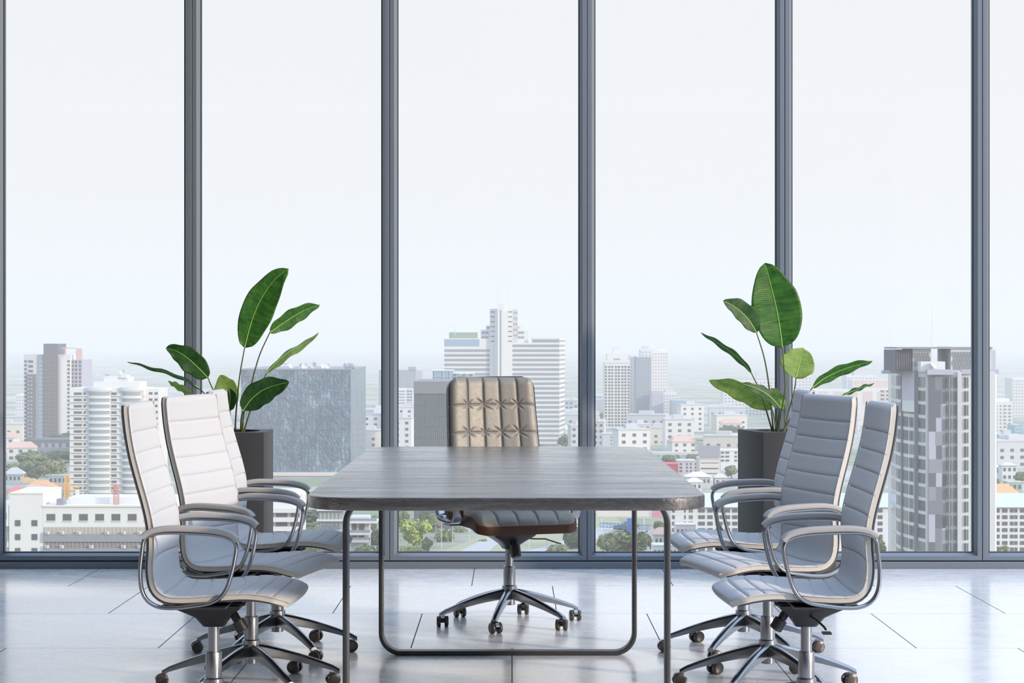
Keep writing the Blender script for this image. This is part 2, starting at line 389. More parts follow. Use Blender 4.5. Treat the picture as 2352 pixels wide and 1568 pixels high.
# ------------------------------------------------------------------ office chair base shared by both kinds
def star_base(root, a0, z_seat, lift_top, swings=(20, -18, 35, 12, 200, 165), lead=3):
    # hub and gas lift
    b = MB(); b.lathe([(0.020, 0.078), (0.0245, 0.080), (0.0245, 0.100), (0.027, 0.128), (0.030, 0.132), (0.0315, 0.146), (0.0305, 0.160), (0.028, 0.163), (0.0245, 0.164)], 32)
    b.build('hub', M['steel'], root, smooth=35)
    b = MB(); b.lathe([(0.0245, 0.160), (0.0252, 0.163), (0.0252, 0.240), (0.0235, 0.243), (0.0175, 0.243), (0.0175, lift_top)], 32)
    b.build('gas_lift', M['steel'], root, smooth=35)
    RR = 0.300
    # one arm along +x with its caster
    def arm_mesh():
        b = MB(); rows = []; N = 12
        for k in range(N + 1):
            t = k / N; x = 0.018 + (RR + 0.008 - 0.018) * t
            zt = 0.149 - 0.088 * t ** 1.1 + 0.006 * sin(pi * t)
            if k == N: zt -= 0.004
            hh = 0.044 * (1 - t) + 0.016 * t; w = 0.0165 * (1 - t) + 0.0125 * t; wt = w * 0.55
            rows.append([(x, -w, zt - hh), (x, -w, zt - 0.008), (x, -wt, zt - 0.0012), (x, -wt * 0.6, zt), (x, wt * 0.6, zt), (x, wt, zt - 0.0012), (x, w, zt - 0.008), (x, w, zt - hh)])
        i0 = b.grid(rows, closed_v=True, flip=True); b.ring_cap(i0, 8, False); b.ring_cap(i0 + N * 8, 8, True)
        return b
    def caster_mesh(sw):
        b = MB(); Mx = Matrix.Rotation(sw, 4, 'Z'); r = 0.0225
        b.mi = 1; b.cyl(Mx @ Vector((0, 0, 0.034)), Mx @ Vector((0, 0, 0.058)), 0.005, n=10)
        # hood
        b.mi = 1
        rows = []
        for a in range(0, 9):
            an = R(60 + 105 * a / 8.0); rr = r + 0.0035
            rows.append([Mx @ Vector((rr * cos(an) - 0.012, yy_, rr * sin(an) + r)) for yy_ in (-0.008, 0.008)] +
                        [Mx @ Vector(((rr - 0.004) * cos(an) - 0.012, yy_, (rr - 0.004) * sin(an) + r)) for yy_ in (0.008, -0.008)])
        i0 = b.grid(rows, closed_v=True, flip=True); b.ring_cap(i0, 4); b.ring_cap(i0 + 8 * 4, 4, True)
        b.mi = 0
        for sgn in (-1, 1):
            T = Mx @ Matrix.Translation((-0.012, sgn * 0.0165, r)) @ Matrix.Rotation(-sgn * pi / 2, 4, 'X')
            b.lathe([(r * 0.93, -0.0085), (r, -0.0065), (r, 0.004), (r * 0.94, 0.007), (r * 0.80, 0.0085), (r * 0.3, 0.009)], 24, T)
        b.cyl(Mx @ Vector((-0.012, -0.012, r)), Mx @ Vector((-0.012, 0.012, r)), 0.007, n=12)
        return b
    am = None
    for k in range(6):
        a = a0 + k * pi / 3
        if am is None:
            o = arm_mesh().build('leg', M['chrome'], root, smooth=40); am = o
        else:
            o = am.copy(); COL.objects.link(o); o.parent = root
        o.rotation_euler = (0, 0, a)
        sw = R(swings[k] - 60 * k - lead)
        c = caster_mesh(sw).build('caster', [M['wheel'], M['chrome']], o, smooth=40)
        c.location = (RR - 0.004, 0, 0)

# ------------------------------------------------------------------ tall conference chairs
PROF = [(0.246, 0.399), (0.232, 0.408), (0.19, 0.421), (0.13, 0.428), (0.06, 0.425), (-0.01, 0.419), (-0.07, 0.417), (-0.115, 0.422),
        (-0.147, 0.444), (-0.163, 0.478), (-0.168, 0.53), (-0.164, 0.59), (-0.167, 0.65), (-0.181, 0.715), (-0.201, 0.785), (-0.220, 0.855), (-0.233, 0.92), (-0.240, 0.975), (-0.243, 1.012)]
CC = catmull([(x, 0, z) for x, z in PROF], 16)
CL = [0.0]
for i in range(1, len(CC)): CL.append(CL[-1] + (CC[i] - CC[i - 1]).length)
LT = CL[-1]
def c_at(s):
    s = min(max(s, 0.0), LT)
    lo, hi = 0, len(CL) - 1
    while hi - lo > 1:
        mid_ = (lo + hi) // 2
        if CL[mid_] <= s: lo = mid_
        else: hi = mid_
    t = (s - CL[lo]) / max(CL[hi] - CL[lo], 1e-9)
    p = CC[lo].lerp(CC[hi], t); i0, i1 = max(lo - 3, 0), min(hi + 3, len(CC) - 1)
    d = (CC[i1] - CC[i0]).normalized()
    return p, d, Vector((0, 1, 0)).cross(d)
def smooth01(t): t = min(max(t, 0), 1); return t * t * (3 - 2 * t)
S_BEND = 0.40      # seat length along the curve until the bend
def surf(s, v, off):
    """v in -1..1 across, off outwards from the back of the shell towards the sitter"""
    p, d, nrm = c_at(s)
    seatw = 1 - smooth01((s - 0.20) / 0.16); backw = smooth01((s - 0.45) / 0.2)
    hw = 0.222 - 0.012 * smooth01((s - 0.7) / 0.3)
    if s > LT - 0.035: hw -= 0.016 * (1 - math.sqrt(max(0, 1 - ((s - LT + 0.035) / 0.035) ** 2)))
    if s < 0.05: hw -= 0.035 * ((0.05 - s) / 0.05) ** 2
    q_ = p + nrm * off
    av = abs(v)
    q_ = q_ + Vector((0.034 * (1 - v * v) * seatw, 0, 0.018 * (1 - v * v) * seatw * smooth01((0.34 - s) / 0.3)))
    q_ = q_ - nrm * (0.020 * (1 - v * v) * backw) - nrm * (0.016 * (1 - v * v) * (1 - backw) * (1 - smooth01((0.3 - s) / 0.2)))
    q_.y = v * hw
    return q_
def samples(s0, s1, n):
    return [s0 + (s1 - s0) * k / n for k in range(n + 1)]
def cushion(s0, s1, seams_, rnd0, rnd1):
    ss = set(samples(s0, s1, 46))
    for c in seams_:
        for d in (-0.011, -0.006, -0.0028, -0.0012, 0, 0.0012, 0.0028, 0.006, 0.011): ss.add(c + d)
    if rnd1: ss |= {s1 - d for d in (0.0003, 0.001, 0.0022, 0.004, 0.0065, 0.010, 0.014, 0.019, 0.024)}
    if rnd0: ss |= {s0 + d for d in (0.0003, 0.001, 0.0022, 0.004, 0.007)}
    ss = sorted(x for x in ss if s0 <= x <= s1)
    vs = [-1, -0.985, -0.95, -0.9, -0.8, -0.65, -0.5, -0.35, -0.18, 0, 0.18, 0.35, 0.5, 0.65, 0.8, 0.9, 0.95, 0.985, 1]
    TH_ = 0.021; top = []; bot = []
    for s in ss:
        g = 0.0
        for c in seams_:
            d = abs(s - c)
            if d < 0.012: g = max(g, 0.0034 * (1 - (d / 0.012)) ** 1.8 + (0.0016 if d < 0.0018 else 0))
        ed = 1.0
        if rnd0 and s - s0 < 0.010: ed = math.sqrt(max(0, 1 - (1 - (s - s0) / 0.010) ** 2))
        if rnd1 and s1 - s < 0.024: ed = math.sqrt(max(0, 1 - (1 - (s1 - s) / 0.024) ** 2))
        rt = []; rb = []
        for v in vs:
            e = 1 - 0.30 * max(0, (abs(v) - 0.93) / 0.07) ** 2
            rt.append(surf(s, v, 0.004 + (TH_ - g) * e * ed)); rb.append(surf(s, v, 0.004))
        top.append(rt); bot.append(rb)
    b = MB(); b.mi = 0
    n0 = len(b.v); b.grid(top)
    b.mi = 1
    b.grid(bot, flip=True)
    b.mi = 1
    for j in (0, len(vs) - 1):
        b.grid([[r_[j] for r_ in top], [r_[j] for r_ in bot]], flip=(j == 0))
    b.mi = 0
    b.grid([top[0], bot[0]], flip=True); b.grid([top[-1], bot[-1]])
    return b
def shell_mesh(s0, s1):
    ss = samples(s0, s1, 50); vs = [-1, -0.97, -0.8, -0.5, 0, 0.5, 0.8, 0.97, 1]
    top = [[surf(s, v * 0.992, 0.003) for v in vs] for s in ss]; bot = [[surf(s, v * 0.992, -0.004 if abs(v) < 0.98 else -0.001) for v in vs] for s in ss]
    b = MB(); b.grid(top); b.grid(bot, flip=True)
    for j in (0, len(vs) - 1): b.grid([[r_[j] for r_ in top], [r_[j] for r_ in bot]], flip=(j == 0))
    b.grid([top[0], bot[0]], flip=True); b.grid([top[-1], bot[-1]])
    return b
def piping(s0, s1, off, side, r=0.0022):
    b = MB(); b.tube([surf(s, side, off) + Vector((0, side * 0.0012, 0)) for s in samples(s0, s1, 60)], r, 6)
    return b
def conference_chair():
    root = empty('conference_chair')
    split = 0.455
    seat_seams = [0.050 + 0.048 * k for k in range(0, 8)]
    back_seams = [split + 0.058 + 0.064 * k for k in range(0, 9)]
    back_seams = [s for s in back_seams if s < LT - 0.05]
    o = cushion(0.0, split, seat_seams, True, False).build('seat', [M['fabric'], M['edge']], root, smooth=60)
    for sd in (-1, 1): piping(0.004, split, 0.020, sd).build('piping', M['edge'], o, smooth=180)
    o = cushion(split, LT, back_seams, False, True).build('backrest', [M['fabric'], M['edge']], root, smooth=60)
    for sd in (-1, 1): piping(split, LT - 0.004, 0.020, sd).build('piping', M['edge'], o, smooth=180)
    shell_mesh(0.02, LT - 0.004).build('shell', M['shell'], root, smooth=50)
    # arm loops: closed chrome loop, arm pad on top
    loop = [(-0.172, 0.611), (-0.150, 0.626), (-0.108, 0.632), (-0.04, 0.631), (0.035, 0.626), (0.082, 0.614), (0.101, 0.592), (0.098, 0.555), (0.088, 0.510), (0.073, 0.466),
            (0.052, 0.437), (0.022, 0.421), (-0.02, 0.414), (-0.075, 0.408), (-0.125, 0.410), (-0.160, 0.428), (-0.179, 0.462), (-0.184, 0.515), (-0.179, 0.570)]
    for sd in (-1, 1):
        y = sd * 0.232
        b = MB(); path = catmull([(x, y, z) for x, z in loop], 6, True)
        pr = [(0.0065 * cos(a) , 0.0095 * sin(a)) for a in [2 * pi * k / 12 for k in range(12)]]
        b.sweep(path, pr, (0, 1, 0), closed=True)
        af = b.build('armrest', M['chrome'], root, smooth=180)
        top = [(-0.176, 0.620), (-0.150, 0.636), (-0.105, 0.6435), (-0.04, 0.643), (0.035, 0.638), (0.083, 0.626), (0.1035, 0.609)]
        path = catmull([(x, y, z) for x, z in top], 6)
        hw, hh = 0.019, 0.0085
        pr = [(a * 1.0, c) for c, a in rrect(hw, hh, 0.005, 3)]
        b = MB(); b.sweep(path, pr, (0, 1, 0))
        b.build('arm_pad', M['pad'], af, smooth=50)
        b = MB(); b.box(-0.085, 0.07, sd * 0.10, sd * 0.236, 0.4035, 0.4095); b.build('arm_bracket', M['plastic'], af)
    # mechanism
    mech = empty('mechanism'); mech.parent = root
    b = MB()
    rows = []
    for z, hx0, hx1, hy in ((0.322, -0.030, 0.036, 0.026), (0.330, -0.036, 0.040, 0.034), (0.352, -0.052, 0.056, 0.05), (0.366, -0.078, 0.070, 0.062), (0.380, -0.105, 0.088, 0.078), (0.392, -0.110, 0.094, 0.082), (0.394, -0.104, 0.088, 0.078)):
        cxm = (hx0 + hx1) / 2; rows.append([(x + cxm, y, z) for x, y in rrect((hx1 - hx0) / 2, hy, min(0.015, hy * 0.4), 4)])
    i0 = b.grid(rows, closed_v=True, flip=True); nn = len(rows[0]); b.ring_cap(i0, nn, True); b.ring_cap(i0 + (len(rows) - 1) * nn, nn)
    b.box(-0.14, 0.095, -0.055, 0.055, 0.396, 0.403); b.box(-0.10, 0.07, -0.085, 0.085, 0.402, 0.4065)
    for sd in (-1, 1):
        b.box(-0.148, -0.100, sd * 0.05 - 0.022, sd * 0.05 + 0.022, 0.389, 0.395)
        b.box(0.06, 0.105, sd * 0.05 - 0.02, sd * 0.05 + 0.02, 0.392, 0.398)
    mech_o = b.build('housing', M['plastic'], mech, smooth=40)
    b = MB(); d0 = Vector((0.060, -0.012, 0.365)); dv = Vector((0.55, -0.05, -0.9)).normalized()
    b.cyl(d0, d0 + dv * 0.032, 0.0125, n=16)
    for k in range(5): b.cyl(d0 + dv * (0.008 + 0.005 * k), d0 + dv * (0.0105 + 0.005 * k), 0.0142, n=16)
    b.cyl(d0 + dv * 0.030, d0 + dv * 0.064, 0.0205, 0.0205, 20); b.cyl(d0 + dv * 0.064, d0 + dv * 0.067, 0.0195, 0.0165, 20)
    b.build('tension_knob', M['plastic'], mech, smooth=40)
    b = MB(); b.tube([(0.0, 0.05, 0.362), (-0.02, 0.085, 0.350), (-0.035, 0.125, 0.336), (-0.038, 0.14, 0.330)], 0.0035, 8)
    b.box(-0.052, -0.026, 0.132, 0.165, 0.318, 0.324, Matrix.Rotation(0.0, 4, 'X'))
    b.build('lever', M['plastic'], mech, smooth=40)
    star_base(root, R(5), 0.42, 0.335)
    return root
CH = [ # x, y, yaw, label
    (-0.922, 6.15, R(0), 'white high-back office chair nearest the camera on the left side of the table'),
    (-0.910, 6.94, R(-15.5), 'white high-back office chair, middle of the three left of the table, turned slightly outward'),
    (-0.908, 7.70, R(1), 'white high-back office chair left of the table, farthest back, beside the dark planter'),
    (0.910, 6.15, R(180), 'high-back office chair in grey shade nearest the camera on the right side of the table'),
    (0.892, 6.94, R(195.5), 'high-back office chair in grey shade, middle of the three right of the table'),
    (0.896, 7.70, R(179), 'high-back office chair in grey shade right of the table, farthest back, before the right planter'),
]
proto = None
for x, y, a, lab in CH:
    if proto is None: proto = conference_chair(); o = proto
    else: o = copy_tree(proto)
    o.location = (x, y, 0); o.rotation_euler = (0, 0, a)
    tag(o, lab, 'chair', 'high-back conference chairs along the table')
    for k_, lg in enumerate([c for c in bpy.data.objects if c.parent == o and c.name.startswith('leg')]):
        lg.rotation_euler = (0, 0, R(60 * k_ + (3 if x < 0 else 0)) - a)

# ------------------------------------------------------------------ leather executive chair
def tuft(u, v, us, vs_, hx, hy):
    """groove depth field for a tufted cushion, u,v in metres; seams at us, vs_"""
    g = 0.0
    for c in us:
        d = abs(u - c); g = max(g, 0.009 * math.exp(-(d / 0.0034) ** 1.3) + 0.0022 * math.exp(-(d / 0.016) ** 2))
    for c in vs_:
        d = abs(v - c); g = max(g, 0.008 * math.exp(-(d / 0.0030) ** 1.3) + 0.0018 * math.exp(-(d / 0.016) ** 2))
    for i, c in enumerate(us):
        for j, e in enumerate(vs_):
            du, dv = u - c, v - e; r = math.hypot(du, dv)
            if r < 0.054:
                g = max(g, 0.013 * math.exp(-(r / 0.012) ** 1.4))
                an = math.atan2(dv, du)
                rad = 0.043 + 0.010 * sin(i * 2.1 + j * 3.3)
                for k in range(4):
                    a0 = pi / 4 + k * pi / 2 + 0.12 * sin(i * 1.7 + j + k * 2)
                    dd = (an - a0 - (0.5 if k % 2 else -0.5) * r * 9 + pi) % (2 * pi) - pi
                    g = max(g, 0.014 * math.exp(-(abs(dd) * max(r, 0.004) / 0.0042) ** 2) * max(0, 1 - r / rad))
    return g
def tufted_pad(W0, W1, Hh, us, vs_, thick, res=0.0027, corner=0.045, hflat=None):
    """pad in local (u right, v up, w towards the sitter)"""
    nu, nv = int(W0 / res), int(Hh / res); pts = []
    for j in range(nv + 1):
        v = Hh * j / nv; row_ = []
        hw = (W0 + (W1 - W0) * j / nv) / 2
        dt = Hh - v
        if dt < corner: hw -= corner - math.sqrt(max(0, corner ** 2 - (corner - dt) ** 2))
        db = v
        if db < 0.02: hw -= 0.02 - math.sqrt(max(0, 0.02 ** 2 - (0.02 - db) ** 2))
        for i in range(nu + 1):
            a = 2 * i / nu - 1; u = a * hw
            base_u = u / ((W0 + (W1 - W0) * j / nv) / W0)
            e = min(hw - abs(u), min(v, Hh - v)); er = 0.045
            k = math.sqrt(max(0, 1 - (1 - min(e, er) / er) ** 2))
            w = thick * (0.25 + 0.75 * k) - tuft(base_u, v, us, vs_, 0, 0) * min(1, 0.25 + k)
            row_.append(Vector((u, v, w)))
        pts.append(row_)
    return pts
ch = empty('executive_chair', (cx(1170, 8.485), 8.485, 0), R(-90 + 19))   # local +x = forward
tag(ch, 'tufted black leather office chair with brown trim at the far head of the table', 'chair')
seatm = []
# seat : plane u -> local y, v -> from rear (-x) to front (+x)
SEATZ = 0.446
pts = tufted_pad(0.46, 0.44, 0.46, [-0.138, -0.046, 0.046, 0.138], [0.10, 0.215, 0.33], 0.042, 0.0032, 0.04)
def seat_map(p):
    x = -0.215 + p.y; fall = 0.035 * max(0, (x - 0.13) / 0.115) ** 2
    return Vector((x, -p.x, SEATZ + 0.012 + p.z - fall))
b = MB(); b.grid([[seat_map(p) for p in r_] for r_ in pts])
st = b.build('seat', M['leather'], ch, smooth=180)
b = MB(); outl = [seat_map(p) for p in pts[0]] + [seat_map(r_[-1]) for r_ in pts] + [seat_map(p) for p in reversed(pts[-1])] + [seat_map(r_[0]) for r_ in reversed(pts)]
outl = outl[::6]
def fall_(x): return 0.035 * max(0, (x - 0.13) / 0.115) ** 2
rows = []
for ins, dz in ((0.006, -0.034), (-0.003, -0.034), (-0.004, -0.030), (-0.004, 0.010), (-0.003, 0.013), (0.006, 0.013)):
    rows.append([Vector((p.x + (-0.004 if ins < 0 else 0.0) * 0 + (-ins if p.x > 0.02 else ins) * min(1, abs(p.x - 0.02) / 0.1), p.y + (-ins if p.y > 0 else ins) * min(1, abs(p.y) / 0.1), SEATZ + 0.012 + dz - fall_(p.x) * (0.7 if dz < 0 else 1))) for p in outl])
i0 = b.grid(rows, closed_v=True, flip=False); b.ring_cap(i0, len(outl), False)
b.build('seat_band', M['brown'], st, smooth=50)
# back
BH, BT = 0.59, 0.050
pts = tufted_pad(0.425, 0.385, BH, [-0.124, -0.041, 0.041, 0.124], [0.095, 0.215, 0.338, 0.461], BT, 0.0028, 0.045)
tiltb = R(13)
def back_map(p):
    # p.x across, p.y up, p.z forward
    lean = p.y * sin(tiltb); x0 = -0.190
    curve = 0.03 * ((p.y / BH - 0.35) ** 2) * 2
    dish = 0.045 * (p.x / 0.21) ** 2
    return Vector((x0 - lean + curve + dish + p.z * cos(tiltb), -p.x, 0.465 + p.y * cos(tiltb) + p.z * sin(tiltb)))
b = MB(); b.grid([[back_map(p) for p in r_] for r_ in pts])
bk = b.build('backrest', M['leather'], ch, smooth=180)
b = MB(); rows = []
NB, MBn = 40, 24
def shp(j, a, inner):
    v = BH * j / NB; hw = (0.425 + (0.385 - 0.425) * j / NB) / 2 + 0.004
    dt = BH - v; c = 0.048
    if dt < c: hw -= c - math.sqrt(max(0, c * c - (c - dt) ** 2))
    vv = v + (0.004 if j == NB else 0)
    return back_map(Vector((a * hw, vv, 0.014 if inner else -0.036 * (1 - a ** 4 * 0.5) * min(1, (BH - v) / 0.03 + 0.3))))
fr_ = [[shp(j, 2 * i / MBn - 1, True) for i in range(MBn + 1)] for j in range(NB + 1)]
bc_ = [[shp(j, 2 * i / MBn - 1, False) for i in range(MBn + 1)] for j in range(NB + 1)]
b.grid(fr_); b.grid(bc_, flip=True)
for j in (0, MBn): b.grid([[r_[j] for r_ in fr_], [r_[j] for r_ in bc_]], flip=(j == 0))
b.grid([fr_[0], bc_[0]], flip=True); b.grid([fr_[-1], bc_[-1]])
b.build('back_shell', M['shell'], ch, smooth=50)
for c in (-0.124, -0.041, 0.041, 0.124):
    for e in (0.215, 0.338, 0.461):
        wv_ = (0.425 + (0.385 - 0.425) * e / BH) / 0.425
        p = back_map(Vector((c * wv_, e, BT - 0.012)))
        b = MB(); b.lathe([(0.0022, -0.001), (0.0022, 0.0008), (0.0012, 0.0016)], 10, Matrix.Translation(p) @ Matrix.Rotation(pi / 2, 4, 'Y'))
        b.build('button', M['button'], bk)
# arms: flat chrome loops
for sd in (-1, 1):
    loop = [(0.085, 0.628), (0.115, 0.60), (0.118, 0.55), (0.110, 0.49), (0.085, 0.452), (0.04, 0.440), (-0.05, 0.440), (-0.12, 0.446), (-0.155, 0.475), (-0.175, 0.53), (-0.185, 0.59), (-0.165, 0.628), (-0.12, 0.642), (0.03, 0.642)]
    b = MB(); path = catmull([(x, sd * 0.262, z) for x, z in loop], 6, True)
    b.sweep(path, [(c, a) for a, c in rrect(0.021, 0.0075, 0.004, 3)], (0, 1, 0), closed=True)
    am = b.build('armrest', M['chrome'], ch, smooth=60)
    b = MB(); path = catmull([(x, sd * 0.262, z) for x, z in [(-0.16, 0.645), (-0.11, 0.657), (-0.03, 0.659), (0.05, 0.655), (0.09, 0.640)]], 6)
    b.sweep(path, [(c, a) for a, c in rrect(0.023, 0.009, 0.006, 3)], (0, 1, 0)); b.build('arm_pad', M['plastic'], am, smooth=50)
    b = MB(); b.box(-0.06, 0.03, sd * 0.20 - 0.03, sd * 0.262 + 0.01 * sd if sd > 0 else sd * 0.20 + 0.03, 0.425, 0.437) if sd > 0 else b.box(-0.06, 0.03, -0.272, -0.17, 0.425, 0.437)
    b.build('arm_bracket', M['plastic'], am)
b = MB(); rows = []
for z, hx0, hx1, hy in ((0.318, -0.032, 0.036, 0.028), (0.335, -0.05, 0.05, 0.036), (0.355, -0.075, 0.07, 0.06), (0.375, -0.10, 0.09, 0.09), (0.388, -0.105, 0.095, 0.10), (0.398, -0.09, 0.08, 0.09)):
    rows.append([(x + (hx0 + hx1) / 2, y, z) for x, y in rrect((hx1 - hx0) / 2, hy, 0.02, 4)])
i0 = b.grid(rows, closed_v=True, flip=True); nn = len(rows[0]); b.ring_cap(i0, nn, True); b.ring_cap(i0 + 5 * nn, nn)
mo = b.build('mechanism', M['plastic'], ch, smooth=40)
b = MB(); b.cyl((0.058, 0.0, 0.362), (0.075, 0.0, 0.322), 0.014, n=16)
b.cyl((0.073, 0.0, 0.335), (0.090, 0.0, 0.293), 0.0225, 0.0225, 10); b.cyl((0.090, 0.0, 0.293), (0.0915, 0.0, 0.289), 0.0215, 0.018, 10)
b.build('tension_knob', M['plastic'], mo, smooth=30)
b = MB(); b.tube([(0.03, 0.05, 0.362), (0.03, 0.11, 0.358), (0.035, 0.15, 0.357), (0.05, 0.20, 0.340), (0.055, 0.215, 0.336)], 0.003, 8)
b.build('lever', M['plastic'], mo, smooth=60)
star_base(ch, 0, 0.42, 0.33, (98, 84, 108, 92, 115, 80), 18)
# world angles of the arms are measured in the room, so undo the chair's own turn
for o in [x for x in bpy.data.objects if x.parent == ch and x.name.startswith('leg')]:
    o.rotation_euler = (0, 0, o.rotation_euler[2] - R(-90 + 19) + R(18))

# ------------------------------------------------------------------ potted plants
def leaf(parent, mid_px, wl, wr, D0, d_tip=0.0, dep=0.25, m='leaf', loc0=(0, 0, 0), fold=0.18, wav=0.02):
    """midrib given where it hangs; wl / wr half widths; dep = how much of the width runs in depth"""
    N = 26; NW = 8
    pts = catmull([(cx(x, D0), D0 + d_tip * i / (len(mid_px) - 1), cz(y, D0)) for i, (x, y) in enumerate(mid_px)], 8)
    L = [0]
    for i in range(1, len(pts)): L.append(L[-1] + (pts[i] - pts[i - 1]).length)
    def at(t):
        s = t * L[-1]
        for i in range(1, len(L)):
            if L[i] >= s - 1e-9:
                k = (s - L[i - 1]) / max(L[i] - L[i - 1], 1e-9)
                return pts[i - 1].lerp(pts[i], k), (pts[i] - pts[i - 1]).normalized()
        return pts[-1], (pts[-1] - pts[-2]).normalized()
    sx = D0 / F; rows = []; uvs = []; rnd = random.Random(int(mid_px[0][0] * 7 + mid_px[0][1]))
    ph = rnd.random() * 6
    for i in range(N + 1):
        t = i / N; p, tg = at(t)
        side = Vector((0, 1, 0)).cross(tg); side = Vector((side.x, 0, side.z)).normalized()   # to the right of growth, in the picture plane
        w = (sin(pi * min(1, t ** 0.82)) ** 0.62) if 0 < t < 1 else 0.0
        w = max(w, 0.012)
        row_ = []; ur = []
        for j in range(-NW, NW + 1):
            a = j / NW; ww = (wr if a > 0 else wl) * sx * w
            wy = abs(a) * (wl + wr) * 0.5 * sx * w * fold
            q_ = p + side * (a * ww) + Vector((0, -wy + a * dep * (wl + wr) * 0.5 * sx * w * 1.0, 0))
            q_ += Vector((0, wav * 0.25 * sin(t * 14 + ph + (1.7 if a > 0 else 0)) * a * a, wav * 0.18 * sin(t * 19 + ph * 2) * a * a))
            row_.append(q_ - Vector(loc0)); ur.append((t, 0.5 + a * 0.5))
        rows.append(row_); uvs.append(ur)
    b = MB(); b.grid(rows)
    o = b.build('leaf', M[m], parent, smooth=180)
    uvl = o.data.uv_layers.new(name='UVMap'); W = 2 * NW + 1
    flat = [u for r_ in uvs for u in r_]
    for lp in o.data.loops: uvl.data[lp.index].uv = flat[lp.vertex_index]
    so = o.modifiers.new('thick', 'SOLIDIFY'); so.thickness = 0.0012
    b = MB(); pth = [rows[i][NW] + Vector((0, -0.0012, 0)) for i in range(N + 1)]
    b.tube(pth, [0.0034 * (1 - 0.75 * i / N) for i in range(N + 1)], 6)
    b.build('midrib', M['midrib'], o, smooth=180)
    return o
def stem(parent, px, D0, D1, loc0, r=0.0045):
    n = len(px); pts = [(cx(x, D0), D0 + (D1 - D0) * i / (n - 1), cz(y, D0)) for i, (x, y) in enumerate(px)]
    path = catmull(pts, 8); path = [p - Vector(loc0) for p in path]
    b = MB(); k = len(path) - 1; b.tube(path, [r * (0.6 + 0.5 * i / k) for i in range(k + 1)], 8)
    return b.build('stem', M['stem'], parent, smooth=180)
def planter(parent, half=0.192, h=0.752):
    b = MB(); seg = 48; r_in = 0.150
    def sq(k, hw):
        a = 2 * pi * (k + 0.5) / seg; c, s_ = cos(a), sin(a); f = hw / max(abs(c), abs(s_)); return (c * f, s_ * f)
    corn = rrect(half, half, 0.004, 2)
    # outer walls
    rows = [[(x, y, z) for x, y in rrect(half + d, half + d, 0.004, 2)] for z, d in ((0.0, 0), (h - 0.002, 0), (h, -0.002))]
    i0 = b.grid(rows, closed_v=True, flip=True); nn = len(rows[0]); b.ring_cap(i0, nn, True)
    # top plate with round opening
    outer = [Vector((*sq(k, half - 0.002), h)) for k in range(seg)]
    inner = [Vector((r_in * cos(2 * pi * (k + 0.5) / seg), r_in * sin(2 * pi * (k + 0.5) / seg), h)) for k in range(seg)]
    inner2 = [p - Vector((0, 0, 0.07)) for p in inner]
    b.grid([outer, inner, inner2], closed_v=True, flip=True)
    po = b.build('planter', M['planter'], parent, smooth=30)
    b = MB(); rows = []
    for rr in (0.0, 0.05, 0.1, 0.15):
        rows.append([(rr * cos(2 * pi * k / 24), rr * sin(2 * pi * k / 24), h - 0.030 + 0.004 * sin(k * 5 + rr * 90)) for k in range(24)])
    b.grid(rows, closed_v=True, flip=True); b.build('soil', M['soil'], parent, smooth=60)

LPC = (-1.222 - 0.192, 9.80 + 0.192)
lp = empty('potted_plant', (LPC[0], LPC[1], 0))
tag(lp, 'broad-leaved green plant in a tall charcoal planter behind the white chairs', 'potted plant', 'plants in tall square planters')
planter(lp)
l0 = (LPC[0], LPC[1], 0); DL = LPC[1]
leaf(lp, [(562, 798), (574, 752), (589, 711), (608, 675), (633, 642), (664, 617)], 32, 42, DL - 0.06, -0.04, 0.1, 'leaf', l0)
leaf(lp, [(620, 763), (646, 744), (678, 722), (706, 707), (730, 699)], 17, 19, DL - 0.02, 0.10, 0.6, 'leaf', l0)
leaf(lp, [(612, 857), (637, 829), (664, 806), (692, 790), (727, 763)], 5, 13, DL + 0.04, 0.12, -1.6, 'leaf_backlit', l0)
leaf(lp, [(558, 943), (578, 916), (604, 896), (634, 884), (667, 877)], 26, 32, DL - 0.12, -0.05, 0.2, 'leaf_dark', l0)
leaf(lp, [(478, 868), (456, 845), (428, 820), (403, 805), (381, 800)], 26, 26, DL - 0.02, 0.0, 0.2, 'leaf_dark', l0)
leaf(lp, [(459, 893), (424, 869), (390, 855), (349, 843), (302, 830)], 6, 4, DL + 0.02, -0.1, -2.0, 'leaf', l0)
leaf(lp, [(440, 905), (405, 888), (379, 877)], 8, 9, DL + 0.10, 0.1, -1.0, 'leaf_backlit', l0)
leaf(lp, [(528, 938), (519, 896), (512, 878), (504, 863)], 30, 28, DL + 0.12, 0.03, 0.1, 'leaf_backlit', l0)
leaf(lp, [(527, 892), (530, 918), (528, 947)], 16, 8, DL - 0.05, -0.05, 0.5, 'leaf_dark', l0)
for px, d0 in (([(562, 798), (549, 866), (540, 945), (536, 1000)], -0.06), ([(620, 763), (595, 818), (575, 889), (560, 945), (555, 1000)], -0.02),
               ([(612, 857), (599, 887), (576, 945), (560, 1000)], 0.04), ([(558, 943), (550, 966), (546, 1000)], -0.12),
               ([(478, 868), (486, 888), (512, 940), (530, 1000)], -0.02), ([(459, 893), (490, 925), (520, 975), (527, 1000)], 0.02),
               ([(440, 905), (490, 950), (520, 1000)], 0.10), ([(528, 938), (533, 965), (538, 1000)], 0.12), ([(527, 892), (524, 930), (526, 1000)], -0.03)):
    stem(lp, px, DL + d0, DL, l0)

